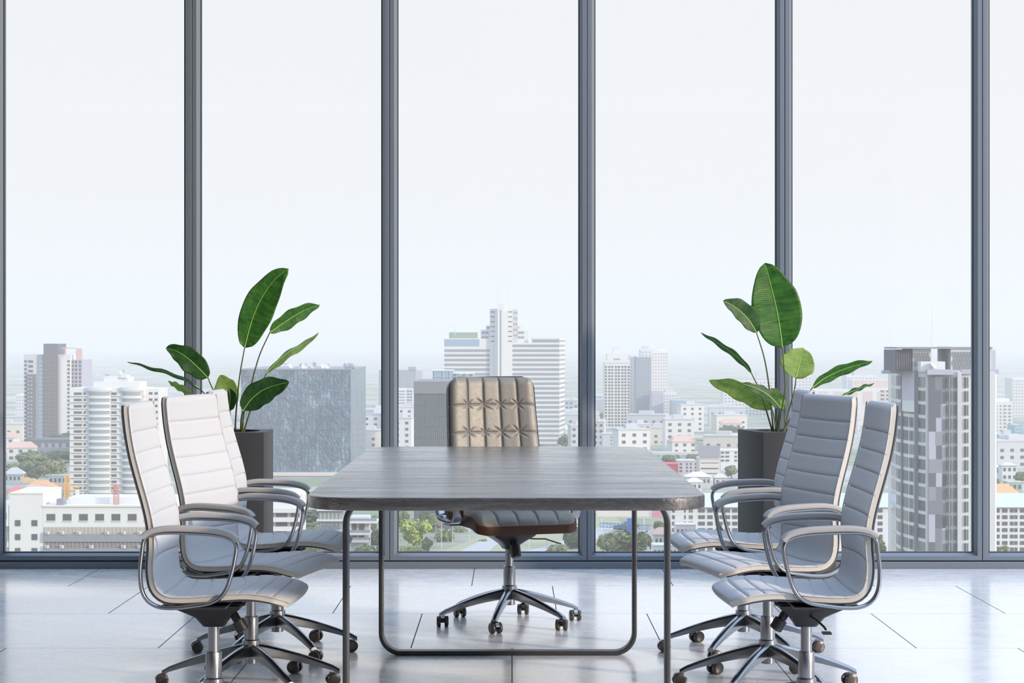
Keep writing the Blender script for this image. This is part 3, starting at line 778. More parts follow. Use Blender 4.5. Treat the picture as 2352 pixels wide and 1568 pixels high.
RA = R(12.5)
c0 = Vector((1.237, 9.80)); RPC = (c0.x + 0.192 * cos(RA) - 0.192 * sin(RA), c0.y + 0.192 * sin(RA) + 0.192 * cos(RA))
rp = empty('potted_plant', (RPC[0], RPC[1], 0))
tag(rp, 'broad-leaved green plant in a tall charcoal planter behind the grey shaded chairs', 'potted plant', 'plants in tall square planters')
planter(rp)
for o in [x for x in bpy.data.objects if x.parent == rp]: o.rotation_euler = (0, 0, RA)
l0 = (RPC[0], RPC[1], 0); DR = RPC[1]
leaf(rp, [(1797, 798), (1790, 745), (1781, 698), (1769, 649), (1757, 604)], 59, 57, DR - 0.02, 0.0, 0.1, 'leaf', l0)
leaf(rp, [(1738, 765), (1720, 736), (1698, 714), (1676, 699), (1658, 692)], 20, 27, DR - 0.10, -0.06, 0.3, 'leaf_dark', l0)
leaf(rp, [(1726, 857), (1706, 832), (1676, 807), (1643, 785), (1606, 763)], 7, 6, DR - 0.02, -0.08, -1.8, 'leaf', l0)
leaf(rp, [(1774, 940), (1745, 914), (1712, 894), (1670, 880), (1631, 874)], 30, 14, DR + 0.06, 0.05, -0.5, 'leaf_backlit', l0)
leaf(rp, [(1792, 937), (1769, 912), (1739, 893), (1700, 880)], 14, 12, DR - 0.10, -0.08, 0.6, 'leaf_dark', l0)
leaf(rp, [(1828, 867), (1835, 843), (1842, 819), (1847, 798)], 46, 36, DR + 0.12, 0.05, 0.1, 'leaf_backlit', l0)
leaf(rp, [(1866, 890), (1895, 868), (1931, 851), (1964, 840), (2007, 829)], 13, 14, DR + 0.02, 0.04, 0.8, 'leaf', l0)
leaf(rp, [(1935, 908), (1979, 890), (2008, 880)], 4, 4, DR + 0.05, 0.0, -1.5, 'leaf', l0)
leaf(rp, [(1800, 940), (1788, 912), (1772, 890)], 14, 12, DR + 0.12, 0.03, 0.1, 'leaf_backlit', l0)
for px, d0 in (([(1797, 798), (1801, 845), (1804, 890), (1795, 950), (1786, 1000)], -0.02), ([(1738, 765), (1758, 825), (1772, 901), (1783, 1000)], -0.10),
               ([(1726, 857), (1742, 890), (1759, 937), (1778, 1000)], -0.02), ([(1774, 940), (1777, 962), (1780, 1000)], 0.06), ([(1792, 937), (1790, 965), (1788, 1000)], -0.08),
               ([(1828, 867), (1822, 895), (1805, 950), (1792, 1000)], 0.12), ([(1866, 890), (1838, 930), (1805, 975), (1794, 1000)], 0.02),
               ([(1935, 908), (1890, 930), (1830, 970), (1799, 1000)], 0.05), ([(1800, 940), (1800, 970), (1797, 1000)], 0.10)):
    stem(rp, px, DR + d0, DR, l0)


# ------------------------------------------------------------------ the city beyond the glass
ZG = -60.0; HG = EYE - ZG
M['ground'] = m = mat('city_ground', (0.3, 0.3, 0.27), 0.9); q = NT(m)
co = q.obj()
g1 = q.noise(co, 0.012, 6, 0.7); vo = q.n('ShaderNodeTexVoronoi'); vo.inputs['Scale'].default_value = 0.035; q.l(co, vo.inputs['Vector'])
gcol = q.ramp(g1, [(0.36, (0.17, 0.20, 0.11)), (0.47, (0.25, 0.27, 0.19)), (0.55, (0.36, 0.355, 0.31)), (0.66, (0.44, 0.43, 0.40))])
q.color(q.mix(0.10, gcol, vo.outputs['Color'], 'SOFT_LIGHT'))
def cmat(name, col, rough=0.8, **k):
    if name not in M: M[name] = mat(name, col, rough, **k)
    return M[name]
WHT = cmat('white_render', (0.64, 0.64, 0.635)); PALE = cmat('pale_grey_render', (0.50, 0.51, 0.53)); CREAM = cmat('cream_render', (0.62, 0.58, 0.53))
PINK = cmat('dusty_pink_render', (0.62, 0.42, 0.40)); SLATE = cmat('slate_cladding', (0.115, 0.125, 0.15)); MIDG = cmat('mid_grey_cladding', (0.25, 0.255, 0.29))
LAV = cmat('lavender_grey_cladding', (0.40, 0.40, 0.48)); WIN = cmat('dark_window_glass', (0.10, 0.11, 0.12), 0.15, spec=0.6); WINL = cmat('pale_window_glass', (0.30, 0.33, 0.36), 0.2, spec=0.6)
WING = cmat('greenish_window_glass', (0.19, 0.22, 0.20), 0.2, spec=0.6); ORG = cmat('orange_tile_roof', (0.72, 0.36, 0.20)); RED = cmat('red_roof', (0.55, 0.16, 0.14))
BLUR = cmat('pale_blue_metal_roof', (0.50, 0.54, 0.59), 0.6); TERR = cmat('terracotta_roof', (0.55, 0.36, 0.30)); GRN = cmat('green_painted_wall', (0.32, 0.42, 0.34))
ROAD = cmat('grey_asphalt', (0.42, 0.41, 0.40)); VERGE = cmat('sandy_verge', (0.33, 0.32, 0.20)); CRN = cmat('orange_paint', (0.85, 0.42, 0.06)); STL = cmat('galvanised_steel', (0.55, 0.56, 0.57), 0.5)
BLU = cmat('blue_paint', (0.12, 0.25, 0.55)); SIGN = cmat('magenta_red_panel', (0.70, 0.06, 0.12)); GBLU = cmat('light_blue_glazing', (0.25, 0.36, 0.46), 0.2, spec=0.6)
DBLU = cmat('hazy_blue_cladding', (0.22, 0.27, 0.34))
# curtain wall; blotches in the base colour paint in wavy reflections
m = M['mirror'] = mat('painted_reflection_glazing', (0.05, 0.085, 0.13), 0.12, 0.0, 0.9); q = NT(m)
co = q.obj(); wv1 = q.noise(q.mapping(co, (1, 1, 0.6)), 0.28, 5, 0.62, 1.4); wv2 = q.noise(q.mapping(co, (1, 1, 0.22)), 1.1, 3, 0.6, 0.6)
q.color(q.ramp(q.noise(q.mapping(co, (1, 1, 0.5)), 0.16, 7, 0.75, 1.0), [(0.36, (0.06, 0.11, 0.17)), (0.50, (0.09, 0.155, 0.23)), (0.60, (0.14, 0.23, 0.31)), (0.68, (0.36, 0.48, 0.55))]))
q.bump(q.math('ADD', q.math('MULTIPLY', wv1, 1.6), q.math('MULTIPLY', wv2, 0.5)), 0.9, 1.2)

b = MB(); b.box(-3500, 3500, 16, 12500, ZG - 2, ZG); tag(b.build('ground_terrain', M['ground']), kind='structure')

def strip(name, left, right, m, z=0.05):
    b = MB(); rows = []
    for (xl, yl), (xr, yr) in zip(left, right):
        a_ = []
        for x, y in ((xl, yl), (xr, yr)):
            D = F * HG / (y - 784); a_.append((cx(x, D), D, ZG + z))
        rows.append(a_)
    b.grid(rows); o = b.build(name, m); return tag(o, kind='structure')
strip('ground_verge', [(985, 1278), (1080, 1240), (1150, 1205)], [(1420, 1278), (1440, 1210), (1400, 1175)], VERGE, 0.03)
strip('road_near', [(1030, 1279), (1075, 1256), (1128, 1230), (1170, 1212), (1240, 1196)], [(1112, 1279), (1135, 1256), (1160, 1238), (1190, 1221), (1250, 1200)], ROAD, 0.08)
strip('road_far', [(1150, 1279), (1240, 1258), (1310, 1236), (1390, 1205)], [(1235, 1279), (1295, 1263), (1345, 1248), (1420, 1215)], ROAD, 0.08)

ALLB = []
class B:
    """one building: root empty at its base; the front face lies at local y = 0"""
    def __init__(s, name, label, x0, x1, D, yaw=0, cat='building', group=None):
        s.D = D; s.k = D / F; s.x0 = x0; s.yaw = yaw
        s.X = cx((x0 + x1) / 2, D); s.root = empty(name, (s.X, D, ZG), R(yaw)); s.W = (x1 - x0) * s.k / cos(R(yaw)) if yaw else (x1 - x0) * s.k
        s.xm = (x0 + x1) / 2; tag(s.root, label, cat, group); ALLB.append((cx(x0, D), cx(x1, D), D))
    def lx(s, px): return (px - s.xm) * s.k
    def lz(s, py): return cz(py, s.D) - ZG
    def block(s, name, x0, x1, ytop, depth, m, ybot=None, y0=0.0, parent=None):
        b = MB(); zb = 0 if ybot is None else s.lz(ybot)
        b.box(s.lx(x0), s.lx(x1), y0, y0 + depth, zb, s.lz(ytop)); return b.build(name, m, parent or s.root)
    def wins(s, xs, ys, m, name='window', y0=0.0, proud=0.12, face=None, cap=96, parent=None, frame=False):
        """xs: (x0,x1) px ranges; ys: (ytop,ybot) px ranges"""
        items = [(a, c) for c in ys for a in xs]; first = {}; rest = MB(); n = 0
        for (xa, xb), (yt, yb) in items:
            w, h = (xb - xa) * s.k, (yb - yt) * s.k
            if n < cap:
                key = (round(w, 2), round(h, 2))
                if key not in first:
                    b = MB(); b.box(-w / 2, w / 2, -proud, 0.2, 0, h)
                    o = b.build(name, m, parent or s.root); first[key] = o
                else:
                    o = first[key].copy(); COL.objects.link(o); o.parent = parent or s.root
                o.location = (s.lx((xa + xb) / 2), y0, s.lz(yb))
            else:
                xx, zz = s.lx((xa + xb) / 2), s.lz(yb); rest.box(xx - w / 2, xx + w / 2, y0 - proud, y0 + 0.2, zz, zz + h)
            n += 1
        if rest.v: tag(rest.build(name, m, parent or s.root), kind='stuff')
    def side(s, xface, y0, y1, zs, n, m, name='side_window', frac=0.6, cap=96, right=True):
        """windows on the face at local x = lx(xface), running back from y0 to y1"""
        first = None; k = 0; X = s.lx(xface); rest = MB()
        for yt, yb in zs:
            for i in range(n):
                w = (y1 - y0) / n * frac; yc = y0 + (y1 - y0) * (i + 0.5) / n; h = (yb - yt) * s.k
                if k < cap:
                    if first is None:
                        b = MB(); b.box(-0.15, 0.15, -w / 2, w / 2, 0, h); o = first = b.build(name, m, s.root)
                    else: o = first.copy(); COL.objects.link(o); o.parent = s.root
                    o.location = (X, yc, s.lz(yb))
                else: rest.box(X - 0.15, X + 0.15, yc - w / 2, yc + w / 2, s.lz(yb), s.lz(yb) + h)
                k += 1
        if rest.v: tag(rest.build(name, m, s.root), kind='stuff')
def rows_(y0, pitch, n, h): return [(y0 + pitch * i, y0 + pitch * i + h) for i in range(n)]
def cols_(x0, pitch, n, w): return [(x0 + pitch * i, x0 + pitch * i + w) for i in range(n)]
def depth_for(px_front, px_back, D): return D * (px_front - 1176) / (px_back - 1176) - D
def dish(bd, px, py, r_px, parent, tilt=0.6, az=0.0, y=6.0):
    r = r_px * bd.k; c = Vector((bd.lx(px), y, bd.lz(py)))
    Mx = Matrix.Translation(c) @ Matrix.Rotation(az, 4, 'Z') @ Matrix.Rotation(tilt, 4, 'X')
    b = MB(); b.lathe([(0.05 * r, 0.0), (0.5 * r, 0.09 * r), (0.85 * r, 0.26 * r), (r, 0.38 * r), (0.97 * r, 0.40 * r), (0.8 * r, 0.28 * r), (0.45 * r, 0.10 * r), (0.02 * r, 0.02 * r)], 18, Mx, caps=False)
    b.cyl(c - Vector((0, 0, r * 0.9)), c, r * 0.06, n=6)
    b.cyl(c, Mx @ Vector((0, 0, 0.6 * r)), r * 0.03, n=5)
    b.build('satellite_dish', STL, parent, smooth=60)
def mast(bd, px, y0, y1, parent, r=0.18, yy=6.0):
    b = MB(); b.cyl((bd.lx(px), yy, bd.lz(y1)), (bd.lx(px), yy, bd.lz(y0)), r, r * 0.4, n=6); b.build('antenna', STL, parent)

# --- far left: slate tower with a pink-framed top
t = B('tower_block', 'slate-grey residential tower with a dark stepped core and pink roof frame', 55, 185, 1150)
dp = depth_for(160, 185, 1150) * 0 + 28
t.block('wall', 55, 141, 814, dp, PALE); t.block('core', 101, 133, 789, dp * 0.8, SLATE, y0=-1.2)
t.block('cladding', 62, 83, 859, 1.2, SLATE, y0=-0.6); t.block('cladding', 88, 101, 814, 1.2, MIDG, y0=-0.6); t.block('cladding', 133, 136, 818, 1.2, MIDG, y0=-0.8)
t.block('wall', 141, 160, 815, dp, WHT, y0=2); t.block('wall', 160, 184, 826, dp, LAV, y0=5)
t.block('roof_frame', 142, 172, 798, 1.0, PINK, ybot=800.5); t.block('roof_frame', 149, 151, 800, 1.0, PINK, ybot=815); t.block('roof_frame', 170, 184, 800, 1.0, PINK, ybot=826, y0=5)
rr = rows_(827, 9.05, 21, 5.2)
t.wins([(55.6, 62)], rr, WIN); t.wins([(65, 76)], rows_(827, 11, 3, 6), WIN); t.wins([(103, 119), (121, 131)], rows_(828, 9.05, 20, 4.5), cmat('brownish_glazing', (0.16, 0.13, 0.13), 0.3), y0=-1.2, cap=40)
t.wins([(90, 99)], rows_(828, 9.05, 20, 4.5), GBLU, y0=-0.6); t.wins([(64, 68), (71, 75)], rows_(864, 9.05, 16, 4), WINL, y0=-0.6, cap=40)
t.wins([(153, 158.5)], rr, WIN, y0=2); t.wins([(161, 165), (168, 173), (177, 182)], rows_(828, 9.05, 20, 6), WIN, y0=5, cap=60)
t = B('podium_building', 'long dark low podium building at the foot of the slate-grey tower', 20, 158, 1062)
t.block('wall', 20, 158, 1028, 30, MIDG); t.block('wall', 62, 158, 1010, 24, SLATE, y0=4); t.wins(cols_(24, 6.5, 10, 3.5), [(1034, 1042)], WIN); t.wins(cols_(90, 16, 4, 9), [(1018, 1030)], WINL, y0=4)

# --- white tower with rounded balconies
t = B('balcony_tower', 'white apartment tower with stacked rounded balconies and rooftop dishes', 160, 360, 790)
t.block('wall', 160, 330, 891, 22, WHT); t.block('wall', 318, 360, 893, 20, WHT, y0=5); t.block('penthouse', 212, 318, 877, 16, WHT, ybot=892, y0=2); t.block('penthouse', 234, 290, 866, 12, WHT, ybot=878, y0=4); t.block('penthouse', 275, 288, 861, 6, WHT, ybot=868, y0=3)
FP = 14.45
def half_disc(bd, px, r_px, ytop, ybot, m, name, rin=0.0, y=0.0):
    r = r_px * bd.k; b = MB(); n = 16
    arc = [(bd.lx(px) + r * cos(pi + pi * k / n), y + r * 0.45 * sin(pi + pi * k / n)) for k in range(n + 1)]
    lo, hi = bd.lz(ybot), bd.lz(ytop)
    i0 = b.grid([[(x, yy, lo) for x, yy in arc], [(x, yy, hi) for x, yy in arc]]); b.face(*range(i0, i0 + n + 1)); b.face(*reversed(range(i0 + n + 1, i0 + 2 * n + 2)))
    return b.build(name, m, bd.root, smooth=40)
half_disc(t, 228, 23, 893, 1180, WINL, 'bay_glazing'); half_disc(t, 302, 20, 893, 1180, WINL, 'bay_glazing')
for px, r_ in ((228, 26), (302, 23)):
    o = None
    for k in range(19):
        y = 900 + FP * k - 6
        if o is None: o = half_disc(t, px, r_, y, y + 6.2, WHT, 'balcony'); base_y = y
        else:
            c = o.copy(); COL.objects.link(c); c.parent = t.root; c.location = (0, 0, -(y - base_y) * t.k)
half_disc(t, 228, 30, 889, 897, WHT, 'parapet'); half_disc(t, 302, 27, 889, 897, WHT, 'parapet')
t.wins([(170, 188), (192, 197), (256, 268)], rows_(901, FP, 18, 5.4), WIN, cap=60); t.wins([(337, 345), (350, 357)], rows_(901, FP, 18, 5.4), WIN, y0=5, cap=40)
t.wins([(162, 200), (256, 276), (330, 336)], rows_(908.5, FP, 18, 1.2), PALE, 'ledge', proud=0.5, cap=60)
dish(t, 219, 866, 6, t.root, 0.1); dish(t, 240, 863, 8, t.root, -0.1); dish(t, 274, 855, 6.5, t.root, 1.3); mast(t, 268, 842, 876, t.root, 0.08)

# --- white office block at lower left
t = B('office_block', 'long white office block with a row of square windows and air-conditioning units', 99, 560, 424)
t.block('wall', 99, 560, 1161, 16, WHT); t.block('penthouse', 145, 560, 1146, 9, WHT, ybot=1162, y0=5); t.block('parapet', 99, 560, 1160.4, 0.6, CREAM, ybot=1164, y0=-0.25)
t.block('penthouse', 126, 142, 1147, 3, MIDG, ybot=1162, y0=1.5)
o0 = None
for k in range(12):
    xa = 107 + 37.35 * k
    if o0 is None:
        b = MB(); w = 20 * t.k; h = 16.5 * t.k; b.box(-w / 2, w / 2, -0.05, 0.3, 0, h); o = b.build('window', WIN, t.root)
        b = MB(); b.box(-w / 2 - 0.06, w / 2 + 0.06, -0.14, 0.1, -0.12, 0.12); b.build('sill', PALE, o); o0 = o
    else: o = copy_tree(o0, t.root)
    o.location = (t.lx(xa + 10), 0, t.lz(1196.5))
for (ya, yb), mm in (((1210, 1227), cmat('beige_curtained_glazing', (0.42, 0.39, 0.33), 0.4)), ((1243, 1259), cmat('brown_grey_glazing', (0.22, 0.20, 0.21), 0.4))):
    t.block('ribbon_window', 101, 560, ya, 0.3, mm, ybot=yb, y0=-0.06)
    t.wins(cols_(103, 9.2, 49, 0.8), [(ya, yb)], PALE, 'mullion', proud=0.16, cap=60)
t.block('spandrel', 100, 560, 1226, 0.7, MIDG, ybot=1243.5, y0=-0.5); t.block('spandrel', 100, 560, 1258, 0.7, MIDG, ybot=1276, y0=-0.5)
ac0 = None
for xa, ya in ((110, 1226), (144, 1226), (182, 1226), (247, 1226), (285, 1226), (322, 1226), (109, 1258), (143, 1258), (211, 1258), (285, 1258), (322, 1258), (420, 1226), (480, 1258)):
    if ac0 is None:
        b = MB(); b.box(-0.42, 0.42, -0.75, -0.25, 0, 0.62); ac0 = o = b.build('air_conditioner', WHT, t.root)
        b = MB(); b.cyl((-0.1, -0.75, 0.31), (-0.1, -0.79, 0.31), 0.24, n=14); b.build('fan_grille', MIDG, o)
    else: o = copy_tree(ac0, t.root)
    o.location = (t.lx(xa), 0, t.lz(ya))
t = B('stair_block', 'windowed white stair tower block rising at the corner of the long office block', 21, 99, 424)
t.block('wall', 21, 98.6, 1133, 17.5, WHT); t.block('parapet', 20.8, 98.8, 1131.5, 17.7, CREAM, ybot=1134.5, y0=-0.12)
t.wins([(35, 47), (73, 86)], [(1194, 1207.5), (1226, 1239.5), (1258, 1271)], WIN); mast(t, 73, 1108, 1132, t.root, 0.04)
t = B('annex_building', 'narrow white annex with grey balconies, cut off by the window frame at far left', -30, 20, 424)
t.block('wall', -30, 19.8, 1160, 14, WHT); t.wins([(-20, -8), (5, 15)], [(1178, 1193), (1242, 1254)], WIN); t.wins([(-28, 20)], [(1208, 1222)], WING); t.wins([(-28, 20)], [(1223, 1241), (1256, 1276)], MIDG, 'spandrel', proud=0.4)

def house(label, x0, x1, y_eave, y_base, roofm, wallm, y_ridge=None, group=None, flat=False, D=None, hip=0.35, name='house'):
    D = D or F * HG / (y_base - 784)
    t = B(name, label, x0, x1, D, cat='house' if not flat else 'building', group=group)
    dpt = max(7.0, (x1 - x0) * t.k * 0.6); t.block('wall', x0, x1, y_eave, dpt, wallm, y0=0)
    n = max(2, int((x1 - x0) / 9)); pw = (x1 - x0) / n; hh = (y_base - y_eave)
    fl = max(1, min(5, int(hh / (3.3 / t.k))))
    zt = y_eave; vis = 3.3 / t.k
    t.wins(cols_(x0 + pw * 0.25, pw, n, pw * 0.5), [(zt + vis * (k + 0.35), zt + vis * (k + 0.8)) for k in range(fl)], WIN, cap=30)
    if not flat:
        hx = (x1 - x0) * t.k / 2 + 0.6; e = t.lz(y_eave); r_ = t.lz(y_ridge); hy = dpt / 2 + 0.6; rx = hx * (1 - hip * 2)
        b = MB(); P = [(-hx, -0.6, e), (hx, -0.6, e), (hx, dpt + 0.6, e), (-hx, dpt + 0.6, e), (-rx, dpt / 2, r_), (rx, dpt / 2, r_)]
        P = P + [(x, y, z - 0.25) for x, y, z in P[:4]]
        for p in P: b.pt(p)
        for f in ((0, 1, 5, 4), (1, 2, 5), (2, 3, 4, 5), (3, 0, 4), (0, 6, 7, 1), (1, 7, 8, 2), (2, 8, 9, 3), (3, 9, 6, 0), (6, 9, 8, 7)): b.face(*f)
        b.build('roof', roofm, t.root)
    else: t.block('parapet', x0 - 0.6, x1 + 0.6, y_eave - 1.2, 0.5, WHT, ybot=y_eave + 1, y0=-0.2)
    return t
house('villa with a pale hipped roof among trees at the far left', 10, 48, 1088, 1112, CREAM, WHT, 1074)
house('flat-roofed white house beside the orange crane mast', 112, 162, 1092, 1122, WHT, WHT, flat=True)
house('house with a wide faded pink hipped roof behind the stair tower', 52, 128, 1125, 1152, TERR, WHT, 1104, D=690)
house('small house with a red gable roof behind the annex at far left', 18, 52, 1130, 1155, RED, WHT, 1118, D=720)
house('white cube house in front of the slate tower podium at far left', 8, 30, 1000, 1030, WHT, WHT, flat=True)
house('white boxy house on the hazy rise beside the slate tower', 2, 14, 1024, 1056, WHT, WHT, flat=True)

# crane and lattice mast
t = B('tower_crane', 'orange lattice tower crane with its jib reaching left over the roofs', 45, 185, 640, cat='crane')
def lattice(bd, p0, p1, w, m, name, n=12, parent=None):
    b = MB(); p0, p1 = Vector(p0), Vector(p1); d = (p1 - p0).normalized(); s1 = Vector((0, 1, 0)); s2 = d.cross(s1).normalized(); r = w * 0.05
    cs = [s1 * a * w / 2 + s2 * c * w / 2 for a, c in ((-1, -1), (1, -1), (1, 1), (-1, 1))]
    for c in cs: b.cyl(p0 + c, p1 + c, r, n=5)
    for k in range(n):
        a = p0.lerp(p1, k / n); e = p0.lerp(p1, (k + 1) / n)
        for j in range(4):
            b.cyl(a + cs[j], e + cs[(j + 1) % 4], r * 0.6, n=4); b.cyl(a + cs[j], a + cs[(j + 1) % 4], r * 0.6, n=4)
    return b.build(name, m, parent or bd.root)
lattice(t, (t.lx(154), 0, 0), (t.lx(154), 0, t.lz(1090)), 1.5, CRN, 'mast', 22)
lattice(t, (t.lx(47), 0, t.lz(1100)), (t.lx(182), 0, t.lz(1124)), 1.2, CRN, 'jib', 18)
b = MB(); b.box(t.lx(174), t.lx(181), -0.8, 0.8, t.lz(1140), t.lz(1124)); b.build('counterweight', WHT, t.root)
t = B('lattice_antenna', 'red and white lattice antenna mast on the office block roof', 258, 276, 427, cat='antenna')
t.root.location.z = cz(1161, 424) + 0.03; ZR = cz(1161, 424) + 0.03 - ZG
lattice(t, (0, 0, 0.1), (0, 0, t.lz(1113) - ZR), 1.0, cmat('faded_red_steel', (0.5, 0.22, 0.2)), 'mast', 10)
dd = MB(); dd.cyl((0, -0.8, t.lz(1118) - ZR), (0, 0.8, t.lz(1118) - ZR), 0.55, n=12); dd.build('drum_antenna', cmat('faded_red_steel', (0.5, 0.22, 0.2)), t.root)

# --- mirror glass block
D = 905
t = B('glass_office_building', 'broad blue-grey office building with wavy mirror glass and dishes on its roof', 553, 806, D)
dpt = 92
t.block('glazing', 553, 806, 849, dpt, M['mirror'], ybot=1084); t.block('roof_edge', 552, 807, 846.5, dpt + 0.6, MIDG, ybot=849.5, y0=-0.3)
t.block('ledge', 548, 812, 1084, dpt + 4, CREAM, ybot=1092, y0=-2); t.block('base', 552, 806, 1092, dpt, WIN)
b = MB()
for i in range(30): x = t.lx(553 + 253 * (i + 0.5) / 30); b.box(x - 0.05, x + 0.05, -0.06, 0.05, t.lz(1084), t.lz(849))
for i in range(17): z = t.lz(849 + 235 * i / 17); b.box(t.lx(553), t.lx(806), -0.06, 0.05, z - 0.05, z + 0.05)
tag(b.build('glazing_bars', SLATE, t.root), kind='stuff')
for k, (x, y, r_, tl, az) in enumerate(((652, 836, 8, 0.15, 0), (664, 841, 7, 1.2, 0.5), (686, 841, 6, 1.3, -0.8), (697, 841, 8, 1.4, 0.3), (718, 840, 8, 1.35, -0.4), (734, 842, 6, 1.2, 1.0), (750, 841, 7, 1.3, 0.2), (789, 842, 8, 1.2, 2.4), (797, 842, 8, 1.2, 2.4), (805, 842, 8, 1.2, 2.4))):
    dish(t, x, y, r_, t.root, tl, az, y=5 + (k % 3) * 3)
mast(t, 717, 808, 846, t.root, 0.05)

# --- white balconied buildings under the mirror glass block
t = B('apartment_building', 'white apartment building with deep stacked balconies below the mirror glass block', 560, 698, 520)
t.block('wall', 560, 690, 1135, 14, WHT)
for k in range(6): t.block('balcony', 600, 700, 1166 + 21 * k, 2.0, WHT, ybot=1176 + 21 * k, y0=-1.8)
t.wins([(606, 628), (634, 660), (668, 688)], rows_(1177, 21, 5, 10), WIN)
half_disc(t, 640, 60, 1123, 1137, WHT, 'roof', y=3)
t = B('glazed_villa', 'modern grey glass-fronted building with white floor slabs behind the nearest table leg', 728, 800, 560)
t.block('glazing', 732, 786, 1172, 12, cmat('grey_glazing', (0.30, 0.33, 0.34), 0.2), y0=0)
for k in range(4): t.block('floor_slab', 728, 800, 1168 + 24 * k, 13, WHT, ybot=1172 + 24 * k, y0=-1.2)
t.wins(cols_(735, 9, 6, 0.6), [(1172, 1262)], WHT, 'mullion', proud=0.25)
t = B('terraced_building', 'white stepped terraces with railings left of the table leg', 798, 870, 545)
for k, (xa, xb, ya) in enumerate(((800, 866, 1196), (800, 850, 1222), (800, 846, 1238))):
    t.block('terrace', xa, xb, ya, 9, WHT, ybot=ya + 5, y0=-1 - k); t.block('railing', xa, xb, ya - 6, 0.15, MIDG, ybot=ya, y0=-0.6 - k)
t.block('wall', 804, 846, 1188, 8, PALE, y0=1.5); t.wins([(808, 818), (824, 836)], [(1203, 1218), (1228, 1240)], WIN, y0=1.5)

# --- between the pillars left of the leather chair
t = B('white_tower', 'slim white office tower with thin ribbon windows beside the second pillar', 880, 948, 1390)
t.block('wall', 880, 932, 893, 26, WHT); t.block('wall', 932, 947, 893, 24, PALE, y0=1); t.wins([(882, 930)], rows_(897, 6.8, 12, 2.6), MIDG); t.wins([(935, 940), (942, 946)], rows_(897, 6.8, 12, 2.6), WIN, y0=1, cap=24)
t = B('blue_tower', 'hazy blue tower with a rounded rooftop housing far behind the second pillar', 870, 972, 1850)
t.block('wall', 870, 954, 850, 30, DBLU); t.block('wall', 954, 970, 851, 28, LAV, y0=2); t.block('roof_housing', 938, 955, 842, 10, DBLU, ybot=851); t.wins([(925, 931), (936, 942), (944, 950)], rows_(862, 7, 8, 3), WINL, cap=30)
t = B('dark_office_building', 'dark grey flat-topped office building left of the leather chair', 950, 1046, 650)
t.block('wall', 950, 1046, 876, 40, cmat('warm_grey_cladding', (0.20, 0.20, 0.215)), ybot=904); t.block('glazing', 950.5, 1045.5, 904, 39, cmat('smoky_glazing', (0.13, 0.15, 0.17), 0.25, spec=0.6), y0=0.4)
t.wins(cols_(951, 4.9, 20, 0.35), [(904, 1215)], SLATE, 'mullion', y0=0.4, cap=30); t.wins([(951, 1045)], rows_(930, 25, 12, 0.5), SLATE, 'spandrel', y0=0.4)
t = B('rooftop_glasshouse', 'white-framed glass pavilion rising above the dark flat-topped building', 993, 1090, 760)
t.block('glazing', 993, 1040, 851, 12, GBLU); t.block('glazing', 1040, 1088, 858, 12, GBLU, y0=0.5)
t.block('roof_edge', 992, 1041, 849.5, 12.4, WHT, ybot=851.5, y0=-0.2); t.block('roof_edge', 1040, 1089, 857, 12.4, WHT, ybot=859, y0=0.3)
t.wins([(992.4, 993.6), (998, 998.6), (1018, 1019.2), (1033, 1034), (1048, 1049), (1054, 1055), (1070, 1070.8), (1086, 1087.4)], [(852, 900)], WHT, 'mullion', proud=0.3); t.wins([(993, 1088)], [(864, 864.8)], WHT, 'transom', proud=0.3)

# --- the central white tower
D = 1150
t = B('stepped_office_tower', 'white stepped office tower with horizontal window bands behind the leather chair', 1020, 1300, D, cat='skyscraper')
t.block('wing', 1020, 1137, 777, 34, WHT); t.block('wing', 1167, 1223, 787, 34, WHT); t.block('wing', 1223, 1286, 775, 34, WHT)
t.block('core', 1125, 1177, 709, 30, WHT, y0=-0.5); t.block('shaft', 1143, 1157, 697, 6, WHT, y0=-4); t.block('pier', 1137, 1143, 712, 4, WHT, y0=-2.5); t.block('pier', 1157, 1167, 712, 4, WHT, y0=-2.5)
t.block('crown', 1104, 1126, 757, 24, WHT, y0=3); t.block('crown', 1116, 1126, 747, 20, WHT, y0=5); t.block('crown', 1177, 1213, 757, 24, WHT, y0=3); t.block('crown', 1177, 1200, 747, 20, WHT, y0=5); t.block('crown', 1177, 1189, 710, 26, PALE, y0=2)
wgl = cmat('banded_grey_glazing', (0.24, 0.27, 0.31), 0.3)
t.wins([(1021, 1101)], [(779, 795)], GBLU, 'window_band'); t.wins([(1021, 1136.5)], rows_(802, 10.85, 22, 5.4), wgl, 'window_band', proud=0.2)
t.wins([(1167.5, 1285)], rows_(791, 10.85, 23, 5.4), wgl, 'window_band', proud=0.2); t.wins([(1224, 1285)], [(779, 785.5)], wgl, 'window_band', proud=0.2)
t.wins([(1127, 1136), (1166.5, 1176)], rows_(715, 11.2, 7, 2.2), WIN, y0=-0.5); t.wins([(1180, 1183), (1185, 1188)], rows_(716, 13, 5, 4), MIDG, y0=2); t.wins([(1106, 1122), (1180, 1204)], [(761, 766), (772, 777)], wgl, y0=3, name='window_band'); t.wins([(1118, 1124), (1180, 1192)], [(750, 754)], wgl, y0=5, name='window_band')
t.block('shaft_window', 1149, 1151.5, 712, 0.6, MIDG, ybot=1040, y0=-4.2)
sd = MB(); 
b = MB(); x0_, x1_ = t.lx(1286), t.lx(1300); z1_ = t.lz(777)
for p in ((x0_, 0, 0), (x1_, 26, 0), (x0_, 34, 0), (x0_, 0, z1_), (x1_, 26, z1_), (x0_, 34, z1_)): b.pt(p)
b.face(0, 1, 4, 3); b.face(1, 2, 5, 4); b.face(3, 4, 5); b.face(0, 2, 1); b.build('side_wall', WHT, t.root)
